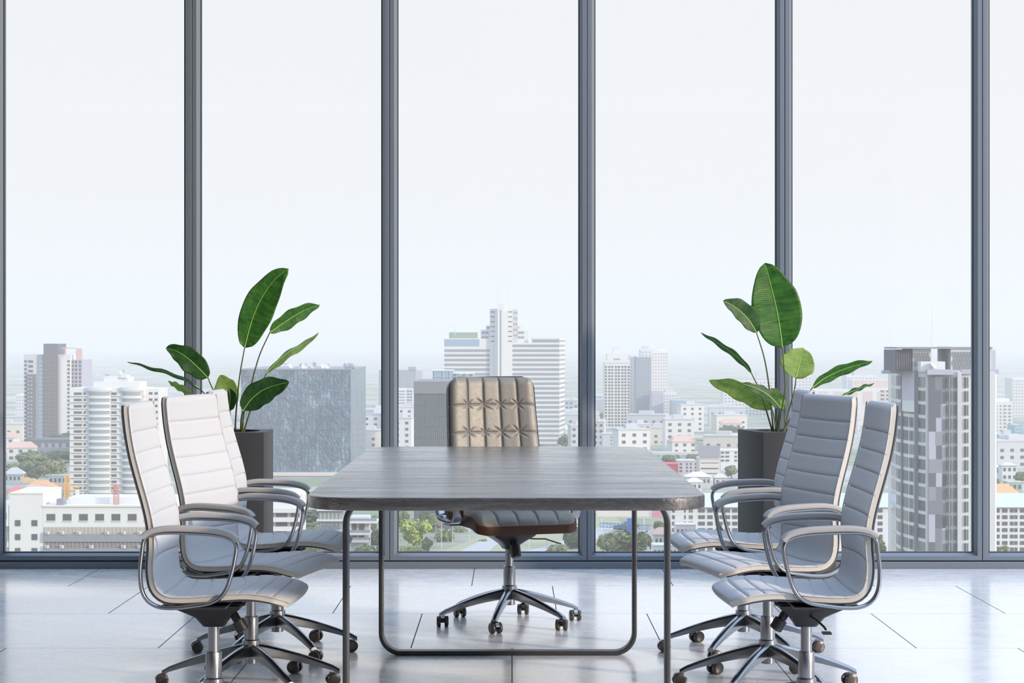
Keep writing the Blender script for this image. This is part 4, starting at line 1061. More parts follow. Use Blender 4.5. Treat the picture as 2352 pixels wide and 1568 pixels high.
dv = Vector((x1_ - x0_, 26, 0)).normalized(); nv = Vector((dv.y, -dv.x, 0)); first = None
for k in range(24):
    if first is None:
        b = MB(); L_ = 27 * 0.92
        a0 = Vector((x0_, 0, 0)) + dv * 1.2
        P = [a0 - nv * 0.1, a0 + dv * (L_) - nv * 0.1, a0 + dv * L_ + nv * 0.15, a0 + nv * 0.15]
        h_ = 4.6 * t.k; i0 = b.grid([[tuple(p) for p in P], [tuple(p + Vector((0, 0, h_))) for p in P]], closed_v=True); b.ring_cap(i0, 4); b.ring_cap(i0 + 4, 4, True)
        o = first = b.build('side_window_band', wgl, t.root)
    else: o = first.copy(); COL.objects.link(o); o.parent = t.root
    o.location = (0, 0, t.lz(785 + 10.85 * k))
for x, ya, yb in ((1141, 655, 700), (1145, 640, 698), (1169, 650, 712), (1042, 745, 770), (1046, 748, 770)): mast(t, x, ya, yb, t.root, 0.10, 2)
t.block('roof_garden_screen', 1031, 1096, 763, 8, cmat('garden_trellis', (0.25, 0.32, 0.26)), ybot=777.5, y0=3)

# --- right of the leather chair: hazy towers
t = B('residential_tower', 'pale tower with a grid of square windows and stepped crown, right of the leather chair', 1389, 1447, 1400, cat='skyscraper')
t.block('wall', 1389, 1447, 832, 26, WHT); t.block('crown', 1395, 1441, 812, 18, WHT, ybot=833, y0=3); t.block('crown', 1409, 1426, 797, 9, WHT, ybot=813, y0=6); t.block('parapet', 1387.5, 1447.5, 827, 1, WHT, ybot=833, y0=-0.4)
t.wins([(1389.5, 1394), (1397, 1402), (1404, 1408.5), (1412, 1417), (1419, 1424), (1427, 1432), (1434, 1439), (1441.5, 1446.5)], rows_(840, 7.05, 20, 4.6), WIN, cap=96); t.wins([(1410, 1425)], [(823, 831)], WINL, y0=3)
mast(t, 1417, 786, 800, t.root, 0.15)
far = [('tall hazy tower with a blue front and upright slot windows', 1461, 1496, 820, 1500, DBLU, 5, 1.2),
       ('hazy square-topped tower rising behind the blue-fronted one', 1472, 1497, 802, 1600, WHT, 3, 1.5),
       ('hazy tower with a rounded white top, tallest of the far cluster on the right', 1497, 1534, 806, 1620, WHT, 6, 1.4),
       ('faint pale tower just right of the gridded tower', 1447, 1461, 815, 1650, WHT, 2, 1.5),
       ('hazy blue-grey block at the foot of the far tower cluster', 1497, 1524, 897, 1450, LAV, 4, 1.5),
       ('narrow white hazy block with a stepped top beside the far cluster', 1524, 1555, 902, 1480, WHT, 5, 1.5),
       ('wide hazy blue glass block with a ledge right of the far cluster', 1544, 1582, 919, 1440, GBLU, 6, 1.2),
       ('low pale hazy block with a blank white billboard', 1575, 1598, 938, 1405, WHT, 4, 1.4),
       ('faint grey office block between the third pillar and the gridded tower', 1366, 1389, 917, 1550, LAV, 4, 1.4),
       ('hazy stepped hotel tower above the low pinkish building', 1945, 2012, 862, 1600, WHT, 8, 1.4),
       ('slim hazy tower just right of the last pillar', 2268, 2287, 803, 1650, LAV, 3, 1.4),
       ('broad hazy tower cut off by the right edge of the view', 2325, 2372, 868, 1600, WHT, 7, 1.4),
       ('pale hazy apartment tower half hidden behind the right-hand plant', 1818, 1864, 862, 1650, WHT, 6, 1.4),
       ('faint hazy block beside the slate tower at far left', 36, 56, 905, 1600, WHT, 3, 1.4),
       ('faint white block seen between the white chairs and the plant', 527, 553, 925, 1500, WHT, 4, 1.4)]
for lab, xa, xb, ya, D, mm, nc, _ in far:  # pale wall and window colours put extra distance haze into the paint
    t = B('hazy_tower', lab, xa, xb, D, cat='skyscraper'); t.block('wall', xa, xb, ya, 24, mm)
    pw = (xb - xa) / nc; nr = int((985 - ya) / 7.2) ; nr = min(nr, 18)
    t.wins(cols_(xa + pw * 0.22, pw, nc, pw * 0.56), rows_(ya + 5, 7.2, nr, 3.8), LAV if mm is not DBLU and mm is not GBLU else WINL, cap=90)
    if 'rounded' in lab: half_disc(t, (xa + xb) / 2, (xb - xa) / 2, 803, 812, WHT, 'dome', y=8)
    if 'billboard' in lab: t.block('billboard', 1569, 1606, 947, 1, WHT, ybot=965, y0=-3)
    if 'stepped hotel' in lab: t.block('crown', 1964, 1998, 846, 12, PALE, ybot=863, y0=4); t.block('crown', 1972, 1990, 838, 8, PALE, ybot=847, y0=6)
    if 'square-topped' in lab or 'stepped top' in lab: t.block('roof_housing', xa + 5, xb - 6, ya - 8, 8, PALE, ybot=ya + 1, y0=5)
t = B('slab_block', 'very wide hazy apartment slab with rows of small windows behind the right-hand plant', 1662, 1792, 1650)
t.block('wall', 1662, 1792, 870, 26, WHT); t.block('roof_housing', 1739, 1754, 855, 8, PALE, ybot=871, y0=4); t.block('parapet', 1662, 1792, 867.5, 1, PALE, ybot=871, y0=-0.3)
t.wins(cols_(1665, 8.05, 16, 3.8), rows_(877, 7.2, 16, 3.4), MIDG, cap=96)  # greyed windows carry some of the haze in their colour
t = B('low_office_building', 'low wide pinkish-beige building behind the grey shaded chairs', 1872, 2052, 1440)
t.block('wall', 1872, 2052, 895, 30, WHT); t.block('wall', 1960, 2046, 872, 20, CREAM, y0=3); t.wins(cols_(1880, 34, 5, 22), [(899, 928)], cmat('faded_pink_panel', (0.60, 0.48, 0.46)), 'panel'); t.wins([(2022, 2031), (2035, 2044)], rows_(896, 9, 4, 5), WIN)
t.wins(cols_(1964, 17, 5, 13), [(874, 890)], cmat('faded_pink_panel', (0.60, 0.48, 0.46)), 'panel', y0=3)
t = B('white_apartment_tower', 'white apartment tower with four window columns right of the last pillar', 2281, 2326, 1140)
t.block('wall', 2281, 2326, 922, 20, WHT); t.block('parapet', 2284, 2322, 916, 12, WHT, ybot=923, y0=3); t.wins([(2285, 2291), (2297, 2300), (2305, 2311), (2316, 2322)], rows_(930, 8.1, 12, 4), MIDG)
t = B('teal_building', 'small blue-green glass building at the right edge of the view', 2327, 2360, 1105)
t.block('glazing', 2330, 2350, 976, 16, cmat('teal_glazing', (0.22, 0.38, 0.46), 0.3)); t.block('wall', 2326, 2332, 990, 14, PALE, y0=1); t.wins([(2331, 2349)], rows_(982, 7, 6, 1), WHT, 'spandrel')

# --- middle distance on the right
def mid(name, lab, x0, x1, yt, yb, m, xs, ys, wm=WIN, dep=16, cat='building'):
    D = F * HG / (yb - 784); t = B(name, lab, x0, x1, D, cat=cat); t.block('wall', x0, x1, yt, dep, m); t.wins(xs, ys, wm); t.block('parapet', x0 - 0.5, x1 + 0.5, yt - 1.2, 0.6, m, ybot=yt + 0.8, y0=-0.3); return t
mid('blank_walled_building', 'white building with a blank side wall, right of the third pillar', 1384, 1424, 996, 1044, PALE, [(1403, 1405)], rows_(1002, 7.5, 5, 3.5))
mid('small_apartment_building', 'white four-column apartment block beside the blank-walled building', 1425, 1450, 997, 1042, WHT, [(1427.5, 1431), (1434, 1436), (1438.5, 1441), (1444, 1448)], rows_(1001, 6.2, 6, 3.4))
t = mid('billboard_building', 'cream building carrying a large dark rooftop billboard', 1607, 1653, 1052, 1104, CREAM, [(1610, 1650)], [(1062, 1063.5), (1074, 1077), (1086, 1088)])
t.block('billboard', 1603, 1653, 1023, 1.0, cmat('grey_billboard', (0.28, 0.28, 0.33)), ybot=1049, y0=-1.0); t.block('billboard_support', 1608, 1650, 1049, 0.5, STL, ybot=1052.5, y0=-0.5)
mid('small_white_building', 'white five-storey building with strip windows right of the dark billboard', 1655, 1706, 1034, 1080, WHT, [(1656, 1663), (1666, 1675), (1687, 1693)], rows_(1037, 9, 3, 4.5))
t = mid('grey_townhouse', 'row of grey-white town houses beside the magenta-red wall', 1558, 1600, 1058, 1094, PALE, [(1561, 1567), (1576, 1580), (1585, 1589), (1596, 1600)], rows_(1063, 8, 3, 4.5))
mid('red_walled_building', 'low building with a bright magenta-red wall at the right edge of the tabletop', 1525, 1557.5, 1066, 1100, SIGN, [(1530, 1534)], [(1072, 1076)])
house('house with wide white metal roofs right of the tabletop', 1576, 1632, 1094, 1122, WHT, PALE, 1084)
house('house with a grey hipped roof beside the right planter', 1642, 1668, 1096, 1122, PALE, CREAM, 1088)
house('low shed with a white gable roof before the grey hipped house', 1580, 1612, 1106, 1130, WHT, WHT, 1098)
house('red-roofed hall in the haze above the dark billboard', 1636, 1660, 1006, 1022, RED, CREAM, 998)
house('small white spire-roofed pavilion left of the dark billboard', 1622, 1634, 1021, 1030, WHT, WHT, 1011, hip=0.48)
t = B('elevated_railway', 'elevated concrete rail line crossing behind the tabletop corner', 1480, 1606, 1010)
ALLB.append((cx(1400, 1005), cx(1760, 1005), 1003)); t.block('deck', 1400, 1700, 1038, 6, PALE, ybot=1043.5); t.wins(cols_(1490, 9, 14, 6), [(1044.5, 1049)], WINL, 'opening'); t.wins(cols_(1495, 22, 9, 2), [(1043, 1058)], PALE, 'pier', proud=1)
t = B('elevated_railway', 'long elevated expressway in the haze farther beyond the rail line', 1460, 1740, 1230)
ALLB.append((cx(1400, 1230), cx(1800, 1230), 1228)); t.block('deck', 1400, 1760, 1002, 8, PALE, ybot=1006); t.wins(cols_(1470, 30, 9, 2), [(1005.5, 1011)], PALE, 'pier', proud=1)
t = B('elevated_railway', 'pale elevated rail viaduct on the right of the last pillar', 2270, 2400, 1040)
ALLB.append((cx(2262, 1030), cx(2450, 1030), 1020)); t.block('deck', 2262, 2440, 1034, 7, WHT, ybot=1037.5); t.block('deck', 2262, 2440, 1044, 7, WHT, ybot=1047, y0=-12); t.wins(cols_(2280, 18, 6, 2), [(1046, 1053)], PALE, 'pier', proud=1)
# long apartment building on the lower right
t = B('apartment_building', 'long white apartment building with window grid and pale blue roof at lower right', 1540, 2420, 566)
t.block('wall', 1540, 2420, 1163, 14, WHT)
b = MB(); x0_, x1_ = t.lx(1536), t.lx(2424); e, r_ = t.lz(1164), t.lz(1136)
for p in ((x0_, -1, e), (x1_, -1, e), (x1_, 7, r_), (x0_, 7, r_), (x1_, 15, e), (x0_, 15, e)): b.pt(p)
b.face(0, 1, 2, 3); b.face(3, 2, 4, 5); b.face(0, 3, 5); b.face(1, 4, 2); b.face(0, 5, 4, 1); b.build('roof', BLUR, t.root)
xs = [(1544, 1550), (1572, 1575), (1583, 1586), (1588, 1591), (1604, 1611), (1612, 1619), (1625, 1637), (1644, 1651), (1653, 1660), (1665, 1677), (1682, 1694), (2016, 2027), (2284, 2296), (2302, 2314), (2320, 2328), (2330, 2337), (2343, 2352)]
t.wins(xs, rows_(1168, 14.8, 7, 8.5), WIN, cap=119)
t = house('pale pink flat-roofed house in front of the long apartment building', 1553, 1598, 1205, 1272, PINK, cmat('pale_pink_render', (0.72, 0.60, 0.57)), flat=True, D=520)
house('white house with a red hipped roof right of the nearest table leg', 1503, 1542, 1226, 1280, TERR, WHT, 1213, D=500)
house('white flat-roofed house at the foot of the window beside the table leg', 1500, 1600, 1252, 1290, WHT, WHT, flat=True, D=485)
t = B('rooftop_billboard', 'wide beige billboard seen from below the tabletop, right of the third pillar', 1372, 1490, 640, cat='billboard')
t.block('panel', 1372, 1490, 1160, 1.0, CREAM, ybot=1186); t.block('support', 1380, 1383, 1186, 0.6, STL, y0=0.3); t.block('support', 1478, 1481, 1186, 0.6, STL, y0=0.3)
t = B('red_sign', 'faded magenta sign panel beside the nearest right table leg', 1498, 1532, 600, cat='sign')
t.block('panel', 1498, 1530, 1170, 0.8, cmat('faded_magenta_panel', (0.55, 0.25, 0.32)), ybot=1189); t.block('support', 1512, 1514, 1189, 0.5, STL, y0=0.1)
t = B('gantry', 'blue steel lattice gantry on a thick blue pylon below the tabletop', 1375, 1496, 540, cat='gantry')
lattice(t, (t.lx(1378), 0, t.lz(1205)), (t.lx(1494), 0, t.lz(1211)), 1.1, BLU, 'truss', 14); t.block('pylon', 1441, 1454, 1190, 1.4, BLU)
house('green-walled building behind the orange roof at the right edge', 2314, 2348, 1106, 1160, GRN, GRN, flat=True, D=740)
house('house with a big orange tiled hipped roof at lower right', 2270, 2346, 1138, 1180, ORG, CREAM, 1112, D=680)
house('blue and white small house in the right-hand pane', 2302, 2336, 1068, 1104, BLUR, WHT, 1062)
house('low white-roofed house in the right-hand pane, left of the blue and white one', 2276, 2300, 1072, 1100, WHT, PALE, 1066)

# --- big patterned tower on the right
D = 440
t = B('apartment_tower', 'large white and grey patchwork apartment tower with curved left side, behind the nearest grey chair', 2048, 2288, D, cat='skyscraper')
foot = [(2040, 492), (2047, 472), (2062, 458), (2088, 449), (2109, 444), (2126, 440), (2286, 437), (2289, 470), (2050, 505)]
fp = [Vector((cx(x, d) - t.X, d - D, 0)) for x, d in foot]
def prism(name, pts, z0, z1, m):
    b = MB(); n = len(pts); i0 = b.grid([[(p.x, p.y, z0) for p in pts], [(p.x, p.y, z1) for p in pts]], closed_v=True, flip=True); b.ring_cap(i0, n, True); b.ring_cap(i0 + n, n); return b.build(name, m, t.root)
prism('wall', fp, 0, t.lz(853), WHT)
FPX = 31.6; k = t.k
def on_face(i, u0, u1, y0, y1, m, name, proud=0.15):
    a, c = fp[i], fp[i + 1]; dv = (c - a); L_ = dv.length; dv.normalize(); nv = Vector((dv.y, -dv.x, 0))
    p0 = a + dv * (u0 * L_); p1 = a + dv * (u1 * L_); z0, z1 = t.lz(y1), t.lz(y0)
    P = [p0 + nv * proud, p1 + nv * proud, p1 - nv * 0.1, p0 - nv * 0.1]
    b = MB(); i0 = b.grid([[tuple(Vector((p.x, p.y, z0))) for p in P], [tuple(Vector((p.x, p.y, z1))) for p in P]], closed_v=True, flip=True); b.ring_cap(i0, 4, True); b.ring_cap(i0 + 4, 4)
    return b.build(name, m, t.root)
nfl = 14
cnt = 0
for f in range(nfl):
    y = 866 + FPX * f
    for i, segs in ((1, ((0.10, 0.92),)), (2, ((0.05, 0.45), (0.5, 0.93))), (3, ((0.06, 0.30), (0.34, 0.55))), (4, ((0.10, 0.95),))):
        if i == 3 and f < 2: continue
        for u0, u1 in segs:
            o = on_face(i, u0, u1, y, y + 23, WIN if (f + i) % 4 else WING, 'window'); cnt += 1
    if f >= 3 and (f % 5) != 0: on_face(3, 0.62, 1.0, y - 4, y + 27.5, cmat('warm_grey_cladding', (0.20, 0.20, 0.215)) if f in (6, 11) else PALE, 'blank_panel', 0.25)
on_face(3, 0.97, 1.0, 850, 1400, MIDG, 'fin', 0.9)
on_face(2, 0.46, 0.49, 860, 1400, MIDG, 'fin', 0.5)
rnd = random.Random(4); shades = [SLATE, MIDG, LAV, cmat('grey_blue_cladding', (0.18, 0.185, 0.215))]
for f in range(nfl):
    y = 864 + FPX * f; cuts = [2131, 2131 + rnd.choice([14, 16, 26]), 2131 + rnd.choice([28, 30]) , 2169]
    for a, c in zip(cuts, cuts[1:]):
        if c > a + 1: t.wins([(a, c)], [(y, y + FPX)], shades[rnd.randrange(4)], 'cladding_panel', y0=-1.0, proud=0.3)
t.wins([(2171, 2181), (2187, 2193), (2210, 2220.5), (2226, 2235), (2242, 2252), (2262, 2272)], rows_(866, FPX, nfl, 24), WIN, y0=-1.6, proud=0.25, cap=96)
t.wins([(2175.8, 2176.4), (2215, 2215.6), (2230.5, 2231)], rows_(866, FPX, nfl, 24), WHT, 'window_bar', y0=-1.9, proud=0.12, cap=96)
t.block('pilaster', 2194, 2203, 853, 0.8, PALE, y0=-2.4); t.block('parapet', 2126, 2186, 848, 1.5, LAV, ybot=860, y0=-2.0); t.block('parapet', 2203, 2288, 848, 1.5, LAV, ybot=858, y0=-2.4)
t.block('parapet', 2050, 2100, 852, 1.5, PALE, ybot=860, y0=12)
t.block('louvre_block', 2067, 2106, 803, 14, SLATE, ybot=853, y0=5); t.block('screen_wall', 2106, 2148, 801, 12, PALE, ybot=853, y0=4.5); t.block('screen_wall', 2192, 2286, 796, 14, PALE, ybot=853, y0=3.5)
t.block('roof_slab', 2066, 2288, 797, 15, MIDG, ybot=801, y0=3.2)
t.wins(cols_(2070, 4.4, 9, 1.1), [(805, 850)], MIDG, 'louvre', y0=5, proud=0.3)
for j in range(3): t.wins([(2108 + 6.5 * i + (3.2 if j % 2 else 0), 2111.2 + 6.5 * i + (3.2 if j % 2 else 0)) for i in range(6)], [(810 + 10 * j, 820 + 10 * j)], cmat('checker_grey', (0.22, 0.22, 0.22)), 'screen_panel', y0=4.5, proud=0.2)
for j in range(4): t.wins([(2195 + 6.8 * i + (3.4 if j % 2 else 0), 2198.4 + 6.8 * i + (3.4 if j % 2 else 0)) for i in range(12)], [(808 + 10.5 * j, 818 + 10.5 * j)], cmat('checker_grey', (0.22, 0.22, 0.22)), 'screen_panel', y0=3.5, proud=0.2, cap=48)
t.block('stair_housing', 2114, 2170, 830, 4, WHT, ybot=853, y0=-0.5); dish(t, 2140, 841, 9, t.root, 0.9, 0.8, y=-1.2); mast(t, 2140, 708, 835, t.root, 0.05, 0)
on_face(2, 0.55, 1.0, 850, 922, cmat('lilac_banner', (0.50, 0.47, 0.56), 0.7), 'banner', 0.5); on_face(3, 0.0, 0.95, 850, 922, M['lilac_banner'], 'banner', 0.6)
on_face(2, 0.60, 1.0, 922, 948, WHT, 'banner_hem', 0.55); on_face(3, 0.0, 0.92, 922, 948, WHT, 'banner_hem', 0.65)

# --- trees
def crown_mesh(seed, n=1100, m=None, q=0.085):
    rnd = random.Random(seed); b = MB()
    blobs = [(Vector((0, 0, 0.1)), 0.72)] + [(Vector((rnd.uniform(-0.6, 0.6), rnd.uniform(-0.6, 0.6), rnd.uniform(-0.45, 0.5))), rnd.uniform(0.3, 0.48)) for _ in range(9)]
    for _ in range(n):
        c, r_ = rnd.choice(blobs); d = Vector((rnd.gauss(0, 1), rnd.gauss(0, 1), rnd.gauss(0, 1))).normalized()
        p = c + d * r_ * rnd.uniform(0.78, 1.05); nn = (d + Vector((rnd.uniform(-.7, .7), rnd.uniform(-.7, .7), rnd.uniform(-.3, .9)))).normalized()
        a = nn.orthogonal().normalized(); bb = nn.cross(a); s_ = q * rnd.uniform(0.6, 1.3); i0 = len(b.v)
        for u, v in ((-1, -0.6), (1, -0.6), (0.8, 0.7), (-0.7, 0.8)): b.pt(p + a * u * s_ + bb * v * s_)
        b.face(i0, i0 + 1, i0 + 2, i0 + 3)
    i0 = len(b.v)
    for c, r_ in blobs: b.lathe([(0.01, -r_ * 0.8), (r_ * 0.55, -r_ * 0.55), (r_ * 0.78, 0), (r_ * 0.55, r_ * 0.55), (0.01, r_ * 0.8)], 9, Matrix.Translation(c))
    return b
def foliage_mat(name, c):
    m = M[name] = mat(name, c, 0.8); q = NT(m)
    q.color(q.ramp(q.noise(q.obj(), 5, 3), [(0.35, tuple(x * 0.6 for x in c)), (0.65, tuple(min(1, x * 1.35) for x in c))])); return m
FM = [foliage_mat('foliage_bright', (0.28, 0.36, 0.07)), foliage_mat('foliage_mid', (0.13, 0.18, 0.07)), foliage_mat('foliage_dark', (0.075, 0.11, 0.05)), foliage_mat('foliage_olive', (0.19, 0.21, 0.10))]
BARK = cmat('tree_bark', (0.16, 0.12, 0.09))
crowns = {}
def tree(label, px, yt, yb, w, D, k, group=None, name='tree', trunk=True):
    """crown spans yt..yb in height and w px across"""
    s_ = D / F; root = empty(name, (cx(px, D), D, ZG)); tag(root, label, 'tree', group)
    key = (k, int(px) % 4)
    if key not in crowns: o = crown_mesh(key[1] * 5 + k, m=None).build('crown', FM[k], root); crowns[key] = o
    else: o = crowns[key].copy(); COL.objects.link(o); o.parent = root
    zc = cz((yt + yb) / 2, D) - ZG; o.location = (0, 0, zc); o.scale = (w * s_ / 2, w * s_ / 2, (yb - yt) * s_ / 2); o.rotation_euler = (0, 0, px * 1.7)
    if trunk:
        b = MB(); b.tube([(0, 0, 0), (0.1, 0, zc * 0.5), (0, 0.1, zc * 1.05)], [0.35, 0.25, 0.12], 6); b.build('trunk', BARK, root)
near_trees = [
    ('bright yellow-green rounded tree in the central pane', 950, 1182, 1262, 76, 590, 0), ('light feathery tree right of the bright yellow-green one', 1001, 1176, 1218, 40, 620, 3),
    ('dark green tree at the left edge of the central pane', 922, 1160, 1215, 44, 640, 1), ('round green tree on the road bank left of the road', 1022, 1210, 1262, 52, 610, 1),
    ('green tree in the roadside row below the leather seat', 1056, 1205, 1245, 46, 640, 3), ('small round tree standing alone between the two roads', 1113, 1234, 1262, 30, 610, 1),
    ('dark tree at the foot of the pane, left of the third pillar', 1316, 1195, 1275, 66, 590, 2), ('low olive tree before the dark one by the third pillar', 1278, 1245, 1280, 60, 575, 3),
    ('wide spreading tree under the blue gantry', 1420, 1214, 1282, 112, 520, 3), ('dense dark tree right of the blue gantry pylon', 1478, 1212, 1272, 56, 545, 2),
    ('small palm-like tree beside the red roof', 1513, 1192, 1222, 28, 560, 1), ('grey-green tree left of the second pillar', 862, 1205, 1262, 46, 600, 2),
    ('olive tree beside the white terraces', 770, 1232, 1284, 60, 520, 3), ('low bushy tree behind the farthest white chair seat', 700, 1244, 1286, 62, 500, 1),
    ('bushy tree at the foot of the pane beside the table leg', 838, 1246, 1286, 60, 520, 1), ('tree in front of the patchwork tower foot', 2018, 1222, 1284, 44, 520, 2),
    ('small tree at the foot of the right-hand pane', 2300, 1250, 1282, 36, 500, 3), ('olive tree at the lower left corner of the central pane', 935, 1248, 1284, 60, 560, 0),
    ('dark tree below the slate tower podium', 62, 1052, 1092, 46, 905, 1), ('broad tree right of the slate tower podium', 122, 1048, 1096, 66, 900, 3), ('tall dark tree above the pink hipped roof', 85, 1068, 1102, 44, 860, 2),
    ('tree between the villa and the crane mast', 134, 1078, 1112, 50, 860, 1), ('small tree beside the pale hipped villa', 30, 1062, 1086, 42, 920, 3), ('pale green tree beside the grey town houses', 1680, 1066, 1096, 40, 890, 3),
    ('hazy tree cluster left of the dark billboard', 1545, 1040, 1068, 50, 960, 1), ('tree behind the town houses by the tabletop corner', 1592, 1040, 1062, 34, 980, 1), ('tree among houses right of the last pillar', 2345, 1078, 1110, 34, 860, 1),
    ('mid green tree low on the road bank, right of the bright one', 978, 1230, 1272, 36, 572, 1), ('leafy tree left of the round roadside tree', 1000, 1206, 1240, 34, 640, 3), ('green tree directly under the leather seat armrest', 1036, 1192, 1224, 36, 690, 1),
    ('far roadside tree just left of where the road bends', 1088, 1196, 1226, 34, 700, 3), ('low bush at the road edge below the seat', 1082, 1236, 1252, 22, 640, 1), ('tree beyond the far road, right of the chair post', 1238, 1200, 1228, 40, 700, 1),
    ('leafy tree beyond the far road near the third pillar', 1292, 1180, 1218, 44, 690, 3), ('low hedge-like tree at the bottom, left part of the central pane', 968, 1258, 1286, 40, 542, 3), ('dark leafy tree behind the bright yellow-green one', 975, 1172, 1208, 34, 634, 2),
    ('grey-green tree between the gantry and the pillar', 1385, 1226, 1262, 34, 560, 3), ('spreading tree behind the gantry pylon', 1440, 1196, 1226, 60, 640, 1), ('tree behind the terraced building', 852, 1180, 1222, 40, 640, 1), ('bushy tree beside the far table leg', 882, 1240, 1282, 44, 560, 3),
    ('tree below the viaduct right of the last pillar', 2284, 1092, 1122, 34, 820, 1)]
for lab, px, yt, yb, w, D, kk in near_trees:
    tree(lab, px, yt, yb, w, D, kk); r_ = w / 2 * D / F; ALLB.append((cx(px, D) - r_, cx(px, D) + r_, D - r_))
# street lamps along the road
lamp0 = None
for px, yb_, hh in ((1014, 1262, 46), (1001, 1272, 30), (1040, 1250, 34), (1078, 1246, 30), (1150, 1262, 32), (1215, 1262, 34), (1255, 1258, 36)):
    D = F * HG / (yb_ - 784); h = 9.5
    if lamp0 is None:
        o = lamp0 = empty('street_lamp', (0, 0, 0)); tag(o, 'tall pale street lamp with a curved arm beside the road', 'street lamp', 'street lamps along the road')
        b = MB(); b.tube([(0, 0, 0), (0, 0, 7.5), (0.1, 0, 8.6), (0.7, 0, 9.2), (1.8, 0, 9.4)], [0.11, 0.08, 0.07, 0.06, 0.05], 6); b.build('pole', STL, o)
        b = MB(); b.box(1.6, 2.6, -0.15, 0.15, 9.3, 9.5); b.build('lamp_head', WHT, o)
    else: o = copy_tree(lamp0)
    o.location = (cx(px, D), D, ZG)
# low-rise sprawl and its trees, filling the plain between the towers
rnd = random.Random(11); protos = []
def sprawl_proto(i):
    w, h, d = [(14, 7, 10), (22, 10, 12), (10, 14, 10), (30, 6, 14), (16, 18, 12), (26, 13, 12)][i]
    o = empty('low_rise_building', (0, 0, 0)); b = MB(); b.box(-w / 2, w / 2, 0, d, 0, h); b.build('wall', [WHT, CREAM, PALE, WHT, WHT, PALE][i], o)
    b = MB()
    if i in (0, 3):
        hx = w / 2 + 0.5
        for p in ((-hx, -0.5, h), (hx, -0.5, h), (hx, d + 0.5, h), (-hx, d + 0.5, h), (-hx * 0.6, d / 2, h + 3), (hx * 0.6, d / 2, h + 3)): b.pt(p)
        for f in ((0, 1, 5, 4), (1, 2, 5), (2, 3, 4, 5), (3, 0, 4), (0, 3, 2, 1)): b.face(*f)
        b.build('roof', [TERR, None, None, BLUR][i], o)
    else: b.box(-w / 2 - .3, w / 2 + .3, -0.3, d + .3, h, h + 0.7); b.box(-w / 5, w / 6, d * .3, d * .7, h + .7, h + 2.8); b.build('roof', PALE, o)
    w0 = None; nf = int(h / 3.4)
    for f in range(nf):
        nw = max(3, int(w / 4.5))
        for j in range(nw):
            if w0 is None: b = MB(); b.box(-0.9, 0.9, -0.1, 0.1, 0, 1.5); w0 = q_ = b.build('window', WIN, o)
            else: q_ = w0.copy(); COL.objects.link(q_); q_.parent = o
            q_.location = (-w / 2 + w * (j + 0.5) / nw, 0, 3.4 * f + 1.2)
    return o
LB = ['small house with a terracotta roof in the hazy sprawl below the towers', 'cream flat-roofed low-rise block in the hazy sprawl', 'narrow grey flat-roofed block in the hazy sprawl',
      'long white shed with a pale blue roof in the hazy sprawl', 'taller white flat-roofed block in the hazy sprawl', 'pale grey wide flat-roofed block in the hazy sprawl']
used = {}
occupied = [(55, 185, 1150), (160, 360, 790), (553, 806, 905), (1020, 1300, 1150), (1384, 1450, 1140), (950, 1046, 650)]
placed = []
def free(px, D, w):
    X = cx(px, D)
    for x_, d_, w_ in placed:
        if abs(X - x_) < w + w_ and abs(D - d_) < w + w_: return False
    for a, c, d in ALLB:
        if a - w - 2 < X < c + w + 2 and d - w - 6 < D < d + 40 + w: return False
    for a, c, d in occupied:
        if a - 10 < px < c + 10 and d - 15 < D < d + 110: return False
    return True
zones = [(0, 170, 1000, 1060, 8), (842, 884, 970, 1030, 9), (905, 955, 985, 1040, 9), (1300, 1345, 960, 1040, 12), (1362, 1392, 950, 1040, 7), (1450, 1700, 975, 1075, 46), (1500, 1640, 1045, 1085, 10), (2262, 2352, 1040, 1110, 16), (1860, 2050, 930, 1000, 8), (525, 556, 960, 1040, 5), (905, 1020, 1000, 1030, 6)]
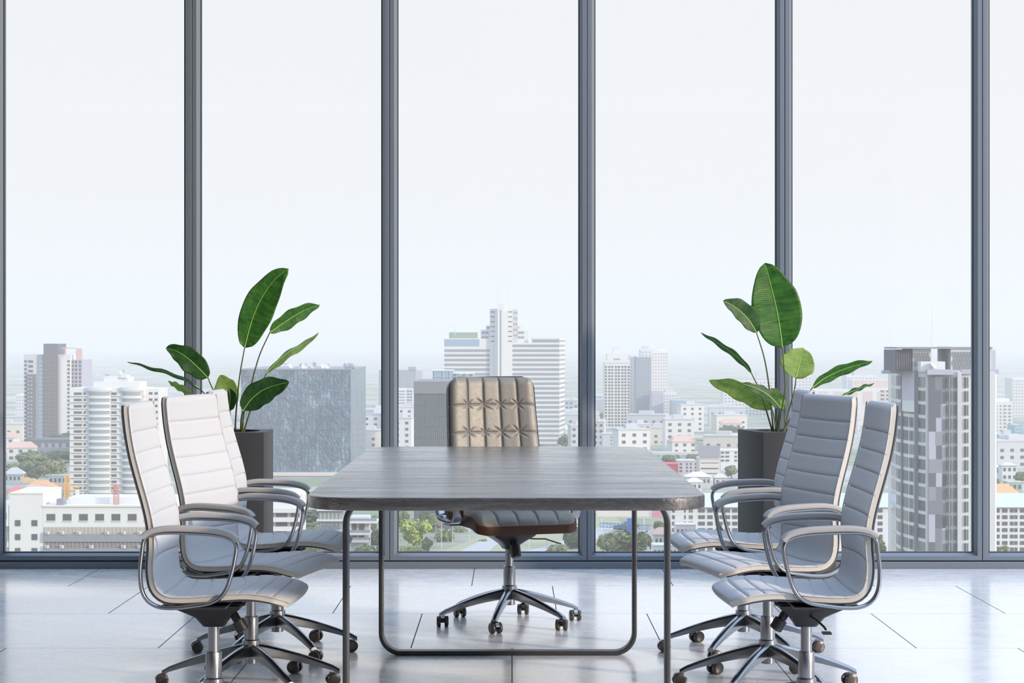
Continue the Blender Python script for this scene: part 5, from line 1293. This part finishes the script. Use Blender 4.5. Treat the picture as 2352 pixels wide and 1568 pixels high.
for xa, xb, ya, yb, n in zones:
    for _ in range(n * 2):
        px = rnd.uniform(xa, xb); py = rnd.uniform(ya, yb); D = F * HG / (py - 784)
        i = rnd.randrange(6); hw_ = [8, 12, 6, 16, 9, 14][i]
        if not free(px, D, hw_): continue
        placed.append((cx(px, D), D, hw_))
        if i not in used: o = sprawl_proto(i); used[i] = o; tag(o, LB[i], 'building', LB[i].split(' in the')[0] + 's in the sprawl')
        else: o = copy_tree(used[i])
        o.location = (cx(px, D), D, ZG); o.rotation_euler = (0, 0, rnd.uniform(-0.25, 0.25))
for xa, xb, ya, yb, n in [(0, 170, 985, 1075, 26), (842, 884, 960, 1035, 8), (905, 950, 985, 1040, 6), (1300, 1345, 960, 1040, 10), (1362, 1400, 960, 1040, 8), (1450, 1700, 965, 1085, 60), (2262, 2352, 1040, 1110, 14), (1480, 1640, 1040, 1090, 14), (600, 870, 1215, 1262, 6)]:
    for _ in range(n):
        px = rnd.uniform(xa, xb); py = rnd.uniform(ya, yb); D = F * HG / (py - 784)
        w = rnd.uniform(11, 24)
        if not free(px, D, w * 0.55): continue
        placed.append((cx(px, D), D, w * 0.55)); w = w / (D / F); h = rnd.uniform(6, 10) / (D / F)
        tree('low green tree clump in the hazy sprawl between the houses', px, py - h, py, w, D, rnd.choice([1, 2, 3]), 'tree clumps in the hazy sprawl', trunk=False)

# haze over the plain
m = bpy.data.materials.new('city_haze'); m.use_nodes = True; t_ = m.node_tree; t_.nodes.clear()
ho = t_.nodes.new('ShaderNodeOutputMaterial'); hv = t_.nodes.new('ShaderNodeVolumeScatter'); hv.inputs['Density'].default_value = 0.00025
hv.inputs['Color'].default_value = (1.0, 0.93, 0.89, 1)
ha = t_.nodes.new('ShaderNodeVolumeAbsorption'); ha.inputs['Color'].default_value = (0, 0, 0, 1); ha.inputs['Density'].default_value = 0.000045
hs = t_.nodes.new('ShaderNodeAddShader'); t_.links.new(hv.outputs[0], hs.inputs[0]); t_.links.new(ha.outputs[0], hs.inputs[1]); t_.links.new(hs.outputs[0], ho.inputs['Volume'])
b = MB(); b.box(-3600, 3600, 60, 12600, ZG - 60, 140); hz = b.build('haze', m); tag(hz, 'thin white haze lying over the whole city beyond the window', 'haze', kind='stuff')
